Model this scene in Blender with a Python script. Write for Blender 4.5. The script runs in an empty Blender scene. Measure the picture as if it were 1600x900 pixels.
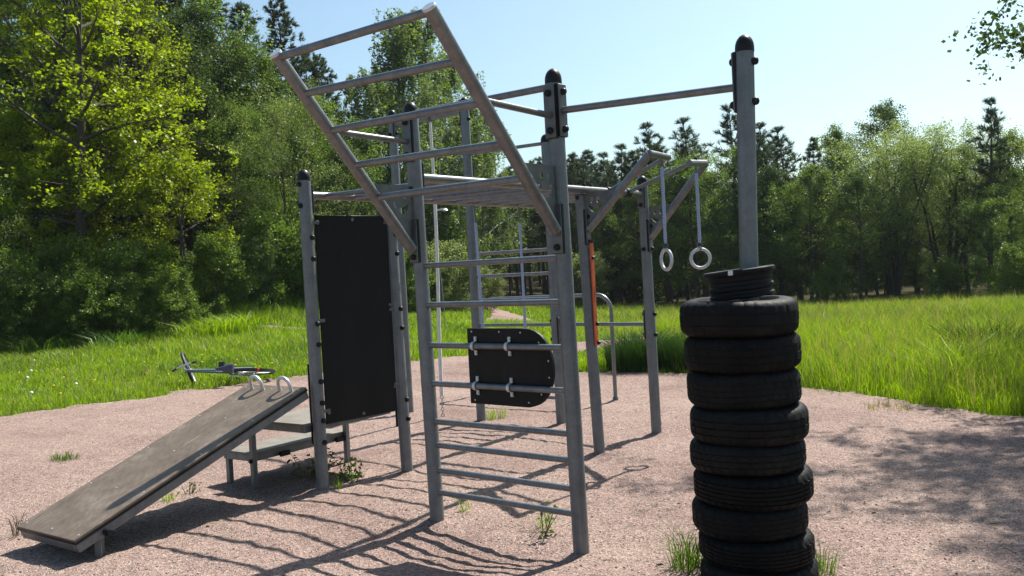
import bpy, math, random
import numpy as np
from mathutils import Vector, Matrix

sc = bpy.context.scene
COL = sc.collection
R = math.radians

# ------------------------------------------------------------------ helpers
def V3(*a):
    return np.array(a, float)

UX = V3(-0.812, 0.584, 0)      # across the frame (towards the left of the view)
VX = V3(-0.584, -0.812, 0)     # along the overhead ladder (towards the viewer)
ZX = V3(0, 0, 1)

def unit(a):
    a = np.asarray(a, float)
    return a / max(np.linalg.norm(a), 1e-9)

class MB:
    """collects vertices and faces in world space; build() links them as ONE mesh object"""
    def __init__(s):
        s.v = []; s.f = []
    def add(s, v, f):
        o = len(s.v)
        s.v.extend([tuple(map(float, p)) for p in v])
        s.f.extend([tuple(i + o for i in q) for q in f])
    def ring_frame(s, d):
        d = unit(d)
        a = V3(0, 0, 1) if abs(d[2]) < 0.9 else V3(1, 0, 0)
        x = unit(np.cross(a, d)); y = np.cross(d, x)
        return x, y
    def tube(s, pts, r, n=14, caps=True, closed=False):
        pts = [np.asarray(p, float) for p in pts]
        rs = r if isinstance(r, (list, tuple)) else [r] * len(pts)
        m = len(pts); V = []; x = None
        for i, p in enumerate(pts):
            if closed:
                d = pts[(i + 1) % m] - pts[i - 1]
            else:
                d = pts[min(i + 1, m - 1)] - pts[max(i - 1, 0)]
            d = unit(d)
            if x is None:
                x, y = s.ring_frame(d)
            else:
                x = unit(x - d * (x @ d)); y = np.cross(d, x)
            for k in range(n):
                t = 2 * math.pi * k / n
                V.append(p + rs[i] * (math.cos(t) * x + math.sin(t) * y))
        F = []
        for i in range(m if closed else m - 1):
            j = (i + 1) % m
            for k in range(n):
                l = (k + 1) % n
                F.append((i * n + k, i * n + l, j * n + l, j * n + k))
        if caps and not closed:
            F.append(tuple(range(n))[::-1]); F.append(tuple((m - 1) * n + k for k in range(n)))
        s.add(V, F); return s
    def box(s, c, ax, ay, az, bev=0.0):
        """half axes as vectors"""
        c, ax, ay, az = [np.asarray(q, float) for q in (c, ax, ay, az)]
        if bev <= 0:
            V = [c + i * ax + j * ay + k * az for i in (-1, 1) for j in (-1, 1) for k in (-1, 1)]
            F = [(0, 1, 3, 2), (4, 6, 7, 5), (0, 4, 5, 1), (2, 3, 7, 6), (0, 2, 6, 4), (1, 5, 7, 3)]
            s.add(V, F); return s
        la, lb, lc = [np.linalg.norm(q) for q in (ax, ay, az)]
        fa, fb, fc = 1 - bev / la, 1 - bev / lb, 1 - bev / lc
        V = []; 
        def oct8(i, j, k):
            b = len(V)
            V.append(c + i * ax + j * fb * ay + k * fc * az)
            V.append(c + i * fa * ax + j * ay + k * fc * az)
            V.append(c + i * fa * ax + j * fb * ay + k * az)
            return b
        I = {}
        for i in (-1, 1):
            for j in (-1, 1):
                for k in (-1, 1):
                    I[(i, j, k)] = oct8(i, j, k)
        F = []
        def q(a): F.append(tuple(a))
        for i in (-1, 1):
            t = [I[(i, -1, -1)], I[(i, 1, -1)], I[(i, 1, 1)], I[(i, -1, 1)]]
            q(t if i > 0 else t[::-1])
            t = [I[(-1, i, -1)] + 1, I[(-1, i, 1)] + 1, I[(1, i, 1)] + 1, I[(1, i, -1)] + 1]
            q(t if i > 0 else t[::-1])
            t = [I[(-1, -1, i)] + 2, I[(1, -1, i)] + 2, I[(1, 1, i)] + 2, I[(-1, 1, i)] + 2]
            q(t if i > 0 else t[::-1])
        for i in (-1, 1):
            for j in (-1, 1):
                q([I[(i, j, -1)], I[(i, j, -1)] + 1, I[(i, j, 1)] + 1, I[(i, j, 1)]])
                q([I[(i, -1, j)], I[(i, -1, j)] + 2, I[(i, 1, j)] + 2, I[(i, 1, j)]])
                q([I[(-1, i, j)] + 1, I[(-1, i, j)] + 2, I[(1, i, j)] + 2, I[(1, i, j)] + 1])
        for key, b in I.items():
            F.append((b, b + 1, b + 2))
        s.add(V, F); return s
    def lathe(s, c, axis, prof, n=16, caps=True):
        """prof: list of (radius, height along axis)"""
        c = np.asarray(c, float); d = unit(axis); x, y = s.ring_frame(d)
        V = []; F = []
        for r, h in prof:
            for k in range(n):
                t = 2 * math.pi * k / n
                V.append(c + d * h + max(r, 1e-5) * (math.cos(t) * x + math.sin(t) * y))
        for i in range(len(prof) - 1):
            for k in range(n):
                l = (k + 1) % n
                F.append((i * n + k, i * n + l, (i + 1) * n + l, (i + 1) * n + k))
        if caps:
            F.append(tuple(range(n))[::-1]); F.append(tuple((len(prof) - 1) * n + k for k in range(n)))
        s.add(V, F); return s
    def torus(s, c, axis, Rr, r, n=40, m=12, squash=1.0):
        c = np.asarray(c, float); d = unit(axis); x, y = s.ring_frame(d)
        pts = [c + Rr * (math.cos(2 * math.pi * k / n) * x + math.sin(2 * math.pi * k / n) * y) for k in range(n)]
        return s.tube(pts, r, m, closed=True)
    def prism(s, poly, n):
        """poly: list of 3D points in one plane, extruded by vector n"""
        poly = [np.asarray(p, float) for p in poly]; m = len(poly); n = np.asarray(n, float)
        V = poly + [p + n for p in poly]
        F = [tuple(range(m))[::-1], tuple(range(m, 2 * m))]
        for i in range(m):
            j = (i + 1) % m
            F.append((i, j, m + j, m + i))
        s.add(V, F); return s
    def build(s, name, mat, parent=None, origin=(0, 0, 0), angle=40):
        me = bpy.data.meshes.new(name)
        o = np.asarray(origin, float)
        me.from_pydata([tuple(np.array(p) - o) for p in s.v], [], s.f)
        me.validate()
        import bmesh
        bm = bmesh.new(); bm.from_mesh(me)
        bmesh.ops.recalc_face_normals(bm, faces=bm.faces); bm.to_mesh(me); bm.free()
        me.polygons.foreach_set('use_smooth', [True] * len(me.polygons))
        me.set_sharp_from_angle(angle=R(angle))
        if mat: me.materials.append(mat)
        ob = bpy.data.objects.new(name, me); COL.objects.link(ob)
        if parent is not None: ob.parent = parent
        else: ob.location = o
        return ob

def np_mesh(name, V, sizes, idx, mat, smooth=False):
    """fast mesh from arrays: V (N,3), face sizes (constant int or array), flat indices"""
    me = bpy.data.meshes.new(name)
    V = np.ascontiguousarray(V, np.float32); idx = np.ascontiguousarray(idx, np.int32).ravel()
    me.vertices.add(len(V)); me.vertices.foreach_set('co', V.ravel())
    me.loops.add(len(idx)); me.loops.foreach_set('vertex_index', idx)
    if np.isscalar(sizes):
        sizes = np.full(len(idx) // sizes, sizes, np.int32)
    sizes = np.asarray(sizes, np.int32)
    st = np.zeros(len(sizes), np.int32); st[1:] = np.cumsum(sizes)[:-1]
    me.polygons.add(len(sizes)); me.polygons.foreach_set('loop_start', st)
    me.update(calc_edges=True)
    if smooth: me.polygons.foreach_set('use_smooth', [True] * len(sizes))
    if mat: me.materials.append(mat)
    return me

def link(name, me, parent=None, loc=(0, 0, 0)):
    ob = bpy.data.objects.new(name, me); COL.objects.link(ob)
    if parent is not None: ob.parent = parent
    ob.location = loc
    return ob

def tag(o, label, cat, group=None):
    o['label'] = label; o['category'] = cat
    if group: o['group'] = group
    return o

def thing(name, label, cat, loc=(0, 0, 0), group=None):
    o = bpy.data.objects.new(name, None); COL.objects.link(o)
    o.location = tuple(map(float, loc)); o.empty_display_size = 0.2
    return tag(o, label, cat, group)

def structure(o, kind='structure'):
    o['kind'] = kind; return o

def copy_tree(o, parent=None):
    c = o.copy(); COL.objects.link(c)
    if parent is not None: c.parent = parent
    for ch in list(o.children): copy_tree(ch, c)
    return c

# ------------------------------------------------------------------ materials
def mat(name):
    m = bpy.data.materials.new(name); m.use_nodes = True
    nt = m.node_tree; b = nt.nodes['Principled BSDF']
    return m, nt, b

def N(nt, t, **k):
    n = nt.nodes.new(t)
    for a, v in k.items():
        if a in n.inputs: n.inputs[a].default_value = v
        else: setattr(n, a, v)
    return n

def ramp(nt, fac, stops):
    r = nt.nodes.new('ShaderNodeValToRGB')
    e = r.color_ramp.elements
    while len(e) < len(stops): e.new(0.5)
    for el, (p, c) in zip(e, stops):
        el.position = p; el.color = (*c, 1)
    nt.links.new(fac, r.inputs['Fac']); return r.outputs['Color']

def noise(nt, scale, detail=4, rough=0.6, coord='Object', stretch=None):
    tc = nt.nodes.new('ShaderNodeTexCoord')
    out = tc.outputs[coord]
    if stretch:
        mp = nt.nodes.new('ShaderNodeMapping'); mp.inputs['Scale'].default_value = stretch
        nt.links.new(out, mp.inputs['Vector']); out = mp.outputs['Vector']
    n = nt.nodes.new('ShaderNodeTexNoise')
    n.inputs['Scale'].default_value = scale; n.inputs['Detail'].default_value = detail
    n.inputs['Roughness'].default_value = rough
    nt.links.new(out, n.inputs['Vector']); return n.outputs['Fac']

def bump(nt, b, h, strength=0.3, dist=0.01):
    bp = nt.nodes.new('ShaderNodeBump'); bp.inputs['Strength'].default_value = strength
    bp.inputs['Distance'].default_value = dist
    nt.links.new(h, bp.inputs['Height']); nt.links.new(bp.outputs['Normal'], b.inputs['Normal'])

def simple(name, c1, c2, scale, rough=0.5, metal=0.0, bs=0.15, bd=0.005, stretch=None, rvar=0.15, detail=6, spec=0.5, streak=None, scuff=None):
    m, nt, b = mat(name)
    f = noise(nt, scale, detail, 0.65, stretch=stretch)
    col = ramp(nt, f, [(0.3, c1), (0.7, c2)])
    if streak:
        sk = noise(nt, 26, 6, .7, stretch=(1, 1, .07))
        mm = N(nt, 'ShaderNodeMix'); mm.data_type = 'RGBA'; mm.blend_type = 'MULTIPLY'; mm.inputs[0].default_value = 1
        nt.links.new(col, mm.inputs[6]); nt.links.new(ramp(nt, sk, streak), mm.inputs[7]); col = mm.outputs[2]
        vo = N(nt, 'ShaderNodeTexVoronoi'); vo.inputs['Scale'].default_value = 70
        tcv = N(nt, 'ShaderNodeTexCoord'); nt.links.new(tcv.outputs['Object'], vo.inputs['Vector'])
        sp_ = N(nt, 'ShaderNodeSeparateColor'); nt.links.new(vo.outputs['Color'], sp_.inputs[0])
        mm = N(nt, 'ShaderNodeMix'); mm.data_type = 'RGBA'; mm.blend_type = 'MULTIPLY'; mm.inputs[0].default_value = 1
        nt.links.new(col, mm.inputs[6]); nt.links.new(ramp(nt, sp_.outputs[0], [(0, (.93, .93, .935)), (1, (1.06, 1.06, 1.055))]), mm.inputs[7]); col = mm.outputs[2]
    if scuff:
        sk = noise(nt, 2.6, 9, .78, stretch=(1.3, 1.3, .55)); s2 = noise(nt, 45, 3, .6, stretch=(1, .3, .12))
        ad = N(nt, 'ShaderNodeMath'); ad.operation = 'MULTIPLY'; nt.links.new(sk, ad.inputs[0]); nt.links.new(s2, ad.inputs[1])
        mm = N(nt, 'ShaderNodeMix'); mm.data_type = 'RGBA'; nt.links.new(col, mm.inputs[6]); mm.inputs[7].default_value = (*scuff, 1)
        rf = ramp(nt, ad.outputs[0], [(.34, (0, 0, 0)), (.46, (1, 1, 1))]); nt.links.new(rf, mm.inputs[0]); col = mm.outputs[2]
    nt.links.new(col, b.inputs['Base Color'])
    b.inputs['Metallic'].default_value = metal
    b.inputs['Specular IOR Level'].default_value = spec
    f2 = noise(nt, scale * 2.7, 5, 0.6)
    mr = N(nt, 'ShaderNodeMapRange'); mr.inputs['To Min'].default_value = rough - rvar; mr.inputs['To Max'].default_value = rough + rvar
    nt.links.new(f2, mr.inputs['Value']); nt.links.new(mr.outputs['Result'], b.inputs['Roughness'])
    if bs: bump(nt, b, noise(nt, scale * 4, 4, 0.6), bs, bd)
    return m

M = {}
M['steel'] = simple('galvanised_steel', (.133, .143, .153), (.188, .199, .211), 9, .5, .5, .06, .002, rvar=.14, streak=[(.30, (.86, .85, .84)), (.5, (1, 1, 1)), (.70, (1.1, 1.1, 1.1))])
M['tube'] = simple('weathered_steel_tube', (.14, .144, .15), (.21, .215, .222), 14, .38, .62, .06, .002, rvar=.14, streak=[(.30, (.87, .86, .85)), (.5, (1, 1, 1)), (.70, (1.1, 1.1, 1.1))])
M['cap'] = simple('black_plastic', (.012, .012, .014), (.016, .016, .018), 20, .4, 0, .05, .001, rvar=.08, spec=.2)
M['plate'] = simple('steel_plate', (.10, .105, .108), (.16, .165, .168), 12, .5, .5, .05, .002)
M['blackboard'] = simple('black_filmed_board', (.009, .009, .010), (.016, .0155, .016), 5, .45, 0, .08, .002, stretch=(1, 1, .35), spec=.14, scuff=(.027, .025, .023))
M['rubber'] = simple('tyre_rubber', (.006, .006, .0065), (.0125, .012, .0115), 7, .6, 0, .12, .004, rvar=.12, spec=.1)
M['rimblack'] = simple('rim_black', (.010, .010, .012), (.014, .014, .016), 10, .55, 0, .1, .003, spec=.12)
M['orange'] = simple('orange_paint', (.50, .075, .018), (.62, .11, .03), 12, .45, 0, .05, .002)
M['ring'] = simple('grey_ring_plastic', (.42, .43, .45), (.56, .57, .58), 14, .45, 0, .05, .002)
M['rope'] = simple('white_rope', (.55, .55, .53), (.78, .78, .76), 60, .85, 0, .5, .004, stretch=(1, 1, .3))
M['chainblue'] = None
M['alu'] = simple('bright_steel', (.5, .51, .52), (.66, .67, .68), 14, .38, .6, .04, .001)
M['lamp'] = simple('dark_green_lamp_paint', (.05, .07, .06), (.09, .11, .10), 10, .5)
M['bikeframe'] = simple('pale_blue_bike_paint', (.13, .16, .24), (.24, .28, .38), 6, .3, .1, 0)
M['bikeblack'] = simple('bike_black', (.012, .012, .013), (.03, .03, .032), 14, .55)
M['saddle'] = simple('saddle_vinyl', (.045, .045, .07), (.075, .075, .11), 10, .5)
M['red'] = simple('red_reflector', (.55, .02, .015), (.7, .03, .02), 10, .25)
M['amber'] = simple('amber_reflector', (.7, .22, .03), (.8, .3, .05), 10, .25)

# blue and white twisted strap
m = M['rubber']; nt = m.node_tree; b = nt.nodes['Principled BSDF']
oi = N(nt, 'ShaderNodeObjectInfo'); src = b.inputs['Base Color'].links[0].from_socket
dn = noise(nt, 5, 7, .75, stretch=(1, 1, 2.5))
dm = N(nt, 'ShaderNodeMix'); dm.data_type = 'RGBA'; nt.links.new(src, dm.inputs[6]); dm.inputs[7].default_value = (.06, .05, .044, 1)
nt.links.new(ramp(nt, dn, [(.52, (0, 0, 0)), (.8, (.32, .32, .32))]), dm.inputs[0])
hs = N(nt, 'ShaderNodeHueSaturation'); mr = N(nt, 'ShaderNodeMapRange'); mr.inputs['To Min'].default_value = .5; mr.inputs['To Max'].default_value = 1.15
nt.links.new(oi.outputs['Random'], mr.inputs['Value']); nt.links.new(mr.outputs['Result'], hs.inputs['Value']); nt.links.new(dm.outputs[2], hs.inputs['Color'])
nt.links.new(hs.outputs['Color'], b.inputs['Base Color'])
m, nt, b = mat('blue_white_sleeve')
tc = N(nt, 'ShaderNodeTexCoord'); wv = N(nt, 'ShaderNodeTexWave', Scale=34.0, Distortion=2.0)
wv.bands_direction = 'DIAGONAL'
wv.inputs['Detail'].default_value = 2
nt.links.new(tc.outputs['Object'], wv.inputs['Vector'])
nt.links.new(ramp(nt, wv.outputs['Fac'], [(.3, (.17, .23, .44)), (.7, (.46, .51, .64))]), b.inputs['Base Color'])
b.inputs['Roughness'].default_value = .6
M['chainblue'] = m

# brown phenolic board
m, nt, b = mat('brown_filmed_plywood')
f = noise(nt, 3.2, 8, .7, stretch=(1.0, 1.0, 1.0))
g = noise(nt, 16, 5, .7, stretch=(2.2, 1.0, 1.0))
mx = N(nt, 'ShaderNodeMix'); mx.data_type = 'FLOAT'; mx.inputs[0].default_value = .4
nt.links.new(f, mx.inputs[2]); nt.links.new(g, mx.inputs[3])
nt.links.new(ramp(nt, mx.outputs[0], [(.36, (.075, .054, .038)), (.52, (.125, .094, .067)), (.68, (.20, .165, .13))]), b.inputs['Base Color'])
mr = N(nt, 'ShaderNodeMapRange'); mr.inputs['To Min'].default_value = .42; mr.inputs['To Max'].default_value = .7
nt.links.new(g, mr.inputs['Value']); nt.links.new(mr.outputs['Result'], b.inputs['Roughness'])
tc = N(nt, 'ShaderNodeTexCoord')      # long pale scratches along the board
m1 = N(nt, 'ShaderNodeMapping'); m1.inputs['Rotation'].default_value = (0, 0, -math.atan2(VX[1], VX[0]))
m2 = N(nt, 'ShaderNodeMapping'); m2.inputs['Scale'].default_value = (1.1, 34, 1)
nt.links.new(tc.outputs['Object'], m1.inputs['Vector']); nt.links.new(m1.outputs['Vector'], m2.inputs['Vector'])
ns_ = N(nt, 'ShaderNodeTexNoise', Scale=2.2, Detail=3.0); nt.links.new(m2.outputs['Vector'], ns_.inputs['Vector'])
mm = N(nt, 'ShaderNodeMix'); mm.data_type = 'RGBA'; src = b.inputs['Base Color'].links[0].from_socket
nt.links.new(src, mm.inputs[6]); mm.inputs[7].default_value = (.30, .26, .22, 1)
nt.links.new(ramp(nt, ns_.outputs['Fac'], [(.64, (0, 0, 0)), (.74, (.6, .6, .6))]), mm.inputs[0]); nt.links.new(mm.outputs[2], b.inputs['Base Color'])
bump(nt, b, noise(nt, 40, 4), .08, .002)
M['board'] = m
M['deck'] = simple('grey_deck_board', (.125, .108, .088), (.22, .20, .17), 6, .6, 0, .1, .002, detail=8)

def leaf_mat(name, c, tr=0.45, var=.25, rough=.45, sat=1.0, tcol=None):
    m, nt, b = mat(name)
    nt.nodes.remove(b)
    out = nt.nodes['Material Output']
    geo = nt.nodes.new('ShaderNodeNewGeometry')
    oi = nt.nodes.new('ShaderNodeObjectInfo')
    # per leaf and per plant variation of the leaf's own colour
    c = np.array(c); d = np.clip(c * (1 - var), 0, 1); e = np.clip(c * (1 + var) * np.array([1.12, 1.0, .9]), 0, 1)
    col = ramp(nt, geo.outputs['Random Per Island'], [(0, d), (1, e)])
    hs = nt.nodes.new('ShaderNodeHueSaturation')
    mr = N(nt, 'ShaderNodeMapRange'); mr.inputs['To Min'].default_value = .8; mr.inputs['To Max'].default_value = 1.2
    nt.links.new(oi.outputs['Random'], mr.inputs['Value']); nt.links.new(mr.outputs['Result'], hs.inputs['Value'])
    nt.links.new(col, hs.inputs['Color']); col = hs.outputs['Color']
    df = nt.nodes.new('ShaderNodeBsdfDiffuse'); nt.links.new(col, df.inputs['Color'])
    tl = nt.nodes.new('ShaderNodeBsdfTranslucent')
    mul = nt.nodes.new('ShaderNodeMix'); mul.data_type = 'RGBA'; mul.blend_type = 'MULTIPLY'; mul.inputs[0].default_value = 1
    nt.links.new(col, mul.inputs[6]); mul.inputs[7].default_value = (*(tcol or (1.35, 1.45, .7)), 1)
    nt.links.new(mul.outputs[2], tl.inputs['Color'])
    mx = nt.nodes.new('ShaderNodeMixShader'); mx.inputs[0].default_value = tr
    nt.links.new(df.outputs[0], mx.inputs[1]); nt.links.new(tl.outputs[0], mx.inputs[2])
    gl = nt.nodes.new('ShaderNodeBsdfGlossy'); gl.inputs['Roughness'].default_value = rough
    gl.inputs['Color'].default_value = (.8, .85, .8, 1)
    m2 = nt.nodes.new('ShaderNodeMixShader'); m2.inputs[0].default_value = .03
    nt.links.new(mx.outputs[0], m2.inputs[1]); nt.links.new(gl.outputs[0], m2.inputs[2])
    nt.links.new(m2.outputs[0], out.inputs['Surface'])
    return m

M['leaf_maple'] = leaf_mat('leaf_maple', (.185, .245, .008), .54)
M['leaf_mid'] = leaf_mat('leaf_mid', (.105, .170, .026), .45)
M['leaf_grey'] = leaf_mat('leaf_grey', (.125, .170, .058), .44)
M['leaf_birch'] = leaf_mat('leaf_birch', (.125, .195, .036), .5)
M['leaf_over'] = leaf_mat('leaf_overhang', (.045, .085, .022), .34)
M['leaf_dark'] = leaf_mat('leaf_dark', (.064, .108, .028), .38)
M['leaf_pale'] = leaf_mat('leaf_pale', (.155, .205, .085), .46)
M['needle'] = leaf_mat('needle', (.056, .084, .046), .25, rough=.5)
M['needle2'] = leaf_mat('needle_blue', (.060, .090, .056), .25, rough=.5)
M['grass'] = leaf_mat('grass_blade', (.175, .28, .006), .52, .32)
M['grass_dark'] = leaf_mat('grass_blade_dark', (.075, .15, .012), .45, .3)
M['clump'] = leaf_mat('clump_blade', (.028, .066, .014), .25, .25)
M['grass_dry'] = leaf_mat('grass_dry', (.27, .24, .11), .4, .25)
M['weed'] = leaf_mat('weed_leaf', (.07, .13, .02), .4)
M['bark'] = simple('bark', (.035, .028, .022), (.085, .07, .056), 9, .9, 0, .6, .02, stretch=(1, 1, .25))
M['barkpine'] = simple('pine_bark', (.045, .032, .024), (.11, .072, .048), 8, .9, 0, .6, .02, stretch=(1, 1, .3))
M['barkbirch'] = simple('birch_bark', (.10, .095, .09), (.50, .48, .45), 5, .8, 0, .3, .01, stretch=(1, 1, 2.5))
M['yellow'] = simple('dandelion_yellow', (.8, .52, .01), (.85, .6, .02), 20, .7, bs=0)
M['white'] = simple('seed_head_white', (.7, .7, .66), (.8, .8, .78), 20, .9, bs=0)
M['stem'] = simple('dry_stem', (.12, .09, .05), (.22, .17, .09), 20, .9, bs=0)

# gravel: pinkish crushed granite
def gravel_material(name, tint=(1, 1, 1)):
    m, nt, b = mat(name)
    tc = N(nt, 'ShaderNodeTexCoord')
    def vor(scale):
        v = N(nt, 'ShaderNodeTexVoronoi'); v.inputs['Scale'].default_value = scale
        nt.links.new(tc.outputs['Object'], v.inputs['Vector']); return v
    v1 = vor(115); v2 = vor(46)
    t = np.array(tint)
    sep = N(nt, 'ShaderNodeSeparateColor'); nt.links.new(v1.outputs['Color'], sep.inputs[0])
    c1 = ramp(nt, sep.outputs[0], [(0, np.array((.10, .077, .070)) * t), (.3, np.array((.235, .183, .165)) * t),
                                   (.62, np.array((.315, .250, .228)) * t), (.86, np.array((.295, .208, .184)) * t), (1, np.array((.47, .42, .39)) * t)])
    sep2 = N(nt, 'ShaderNodeSeparateColor'); nt.links.new(v2.outputs['Color'], sep2.inputs[0])
    c2 = ramp(nt, sep2.outputs[1], [(0, (.72, .72, .72)), (.5, (1, 1, 1)), (1, (1.0, .96, .93))])
    mm = N(nt, 'ShaderNodeMix'); mm.data_type = 'RGBA'; mm.blend_type = 'MULTIPLY'; mm.inputs[0].default_value = 1
    nt.links.new(c1, mm.inputs[6]); nt.links.new(c2, mm.inputs[7])
    # larger worn patches: sandy and reddish areas
    f = noise(nt, .55, 7, .62)
    c3 = ramp(nt, f, [(.30, (.62, .555, .53)), (.47, (.86, .82, .80)), (.70, (1.0, .99, .94))])
    m3 = N(nt, 'ShaderNodeMix'); m3.data_type = 'RGBA'; m3.blend_type = 'MULTIPLY'; m3.inputs[0].default_value = 1
    nt.links.new(mm.outputs[2], m3.inputs[6]); nt.links.new(c3, m3.inputs[7])
    nt.links.new(m3.outputs[2], b.inputs['Base Color'])
    b.inputs['Roughness'].default_value = .9; b.inputs['Specular IOR Level'].default_value = .1
    ad = N(nt, 'ShaderNodeMath'); ad.operation = 'ADD'
    s1 = N(nt, 'ShaderNodeMath'); s1.operation = 'MULTIPLY'; s1.inputs[1].default_value = .6
    nt.links.new(v1.outputs['Distance'], s1.inputs[0])
    nt.links.new(s1.outputs[0], ad.inputs[0]); nt.links.new(noise(nt, 20, 6, .7), ad.inputs[1])
    bump(nt, b, ad.outputs[0], .65, .02)
    return m
M['gravel'] = gravel_material('pink_gravel', (1.12, 1.085, 1.06))
M['path'] = gravel_material('path_gravel', (1.05, 1.02, 1.0))
m, nt, b = mat('stone_chips')
geo = N(nt, 'ShaderNodeNewGeometry')
nt.links.new(ramp(nt, geo.outputs['Random Per Island'], [(0, (.11, .085, .078)), (.35, (.23, .178, .16)), (.75, (.315, .247, .222)), (1, (.48, .43, .40))]), b.inputs['Base Color'])
b.inputs['Roughness'].default_value = .85
M['stone'] = m
M['soil'] = simple('meadow_soil', (.035, .055, .012), (.07, .10, .018), 2.2, .95, 0, .5, .03, detail=8, spec=.03)
M['litter'] = simple('forest_litter', (.026, .024, .012), (.055, .05, .02), 1.3, .95, 0, .5, .03, detail=8, spec=.03)

# ------------------------------------------------------------------ terrain
def vnoise(x, y, seed=0):
    xi = np.floor(x).astype(np.int64); yi = np.floor(y).astype(np.int64)
    xf = x - xi; yf = y - yi
    def h(a, b):
        n = (a * 374761393 + b * 668265263 + seed * 144665) & 0x7fffffff
        n = ((n ^ (n >> 13)) * 1274126177) & 0x7fffffff
        return ((n ^ (n >> 16)) & 0xffff) / 65535.0
    u = xf * xf * (3 - 2 * xf); v = yf * yf * (3 - 2 * yf)
    return (h(xi, yi) * (1 - u) + h(xi + 1, yi) * u) * (1 - v) + (h(xi, yi + 1) * (1 - u) + h(xi + 1, yi + 1) * u) * v - .5

def sm(t):
    t = np.clip(t, 0, 1); return t * t * (3 - 2 * t)

def base_h(x, y):
    x = np.asarray(x, float); y = np.asarray(y, float)
    h = 2.9 * sm((y - 22.5) / 15) * sm((-x - 4) / 7)
    h = h - .75 * sm((y - 13) / 26) * sm((x + 3) / 6)
    h = h + 1.6 * sm((y - 52) / 30) * sm((x + 12) / 10)
    return h

def pad_h(x, y):
    h = .040 * vnoise(x * 1.1, y * 1.1, 3) + .016 * vnoise(x * 2.6, y * 2.6, 5) + .012 * vnoise(x * 6, y * 6, 8) * (.4 + 1.2 * (vnoise(x * .8, y * .8, 71) + .5)) + .013 * vnoise(x * 14, y * 14, 9) + .006 * vnoise(x * 28, y * 28, 10)
    h = h - .07 * np.exp(-(((x + .25) ** 2) / .5 + ((y - 5.35) ** 2) / .18))     # hollow worn by feet under the ladder
    for bx, by in ((-1.54, 6.93), (-.96, 7.52), (-1.30, 10.74), (.685, 7.80), (-.583, 6.0), (.325, 5.26), (-.415, 9.91), (.436, 9.32), (1.305, 8.56), (1.17, 10.78)):
        q = (x - bx) ** 2 + (y - by) ** 2
        h = h + .026 * np.exp(-q / .012) - .02 * np.exp(-q / .12)      # gravel heaped against the foot of each post
    h = h + .03 * np.exp(-(((x + 1.1) ** 2) / .25 + ((y - 6.6) ** 2) / .35))
    return h

PAD = np.array([(-30, 3.0), (-17, 7.5), (-11.5, 10.0), (-7.15, 12.4), (-5.5, 13.5), (-4.7, 14.6), (-3.5, 15.5), (-1.93, 17.2), (-.6, 17.4), (.35, 17.0), (.55, 15.2),
                (.95, 13.9), (1.6, 13.55), (2.25, 13.0), (2.9, 12.1), (3.5, 11.0), (4.1, 9.6), (4.6, 8.2), (5.6, 6.6), (7.4, 5.2), (10, 3.4), (12, -6), (-30, -6)])
PATH = np.array([(-.7, 16.6), (.6, 16.2), (1.15, 16.9), (1.9, 18.5), (3.4, 20.0), (6.0, 21.1), (11, 22.4), (20, 24), (20, 25), (11, 23.6), (6.0, 22.4), (3.2, 21.6), (1.2, 20.2), (.1, 18.6)])
PATH2 = np.array([(-3.2, 27.0), (-2.0, 28.2), (-.6, 29.6), (.5, 31.6), (1.0, 34.0), (.6, 37.5), (-.6, 42), (-2.4, 47), (-3.6, 47), (-1.9, 41.6), (-.9, 37.2), (-.9, 34.4), (-1.0, 31.9), (-1.9, 29.5), (-3.2, 28.0), (-5, 27.3), (-9, 26.7), (-9, 26.3), (-5, 26.8)])

def inpoly(x, y, P):
    r = np.zeros(x.shape, bool); n = len(P)
    for i in range(n):
        x0, y0 = P[i]; x1, y1 = P[(i + 1) % n]
        if y0 == y1: continue
        c = ((y0 > y) != (y1 > y)) & (x < (x1 - x0) * (y - y0) / (y1 - y0) + x0)
        r ^= c
    return r

def jit(x, y, a=.35):
    return x + a * vnoise(x * 1.7, y * 1.7, 21) + .5 * a * vnoise(x * 5, y * 5, 22), y + a * vnoise(x * 1.7, y * 1.7, 23) + .5 * a * vnoise(x * 5, y * 5, 24)

def in_pad(x, y): return inpoly(*jit(x, y), PAD)
def in_path(x, y): return inpoly(*jit(x, y, .2), PATH) | inpoly(*jit(x, y, .2), PATH2)

def ground_h(x, y):
    x = np.asarray(x, float); y = np.asarray(y, float)
    return base_h(x, y) + np.where(inpoly(x, y, PAD), pad_h(x, y), .06 * vnoise(x * .5, y * .5, 2))

def grid_mesh(name, xs, ys, zf, material, keep=None):
    X, Y = np.meshgrid(xs, ys); nx, ny = len(xs), len(ys)
    Z = zf(X, Y); V = np.stack([X, Y, Z], -1).reshape(-1, 3)
    i = np.arange(nx * ny).reshape(ny, nx)
    q = np.stack([i[:-1, :-1], i[:-1, 1:], i[1:, 1:], i[1:, :-1]], -1)
    if keep is not None:
        cx = (X[:-1, :-1] + X[1:, 1:]) / 2; cy = (Y[:-1, :-1] + Y[1:, 1:]) / 2
        q = q[keep(cx, cy)]
    q = q.reshape(-1, 4)
    used, inv = np.unique(q.ravel(), return_inverse=True)
    return np_mesh(name, V[used], 4, inv, material, smooth=True)

def spaced(a, b, mid0, mid1, fine, coarse):
    s = [np.arange(a, mid0, coarse), np.arange(mid0, mid1, fine), np.arange(mid1, b, coarse)]
    return np.concatenate(s)

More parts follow.
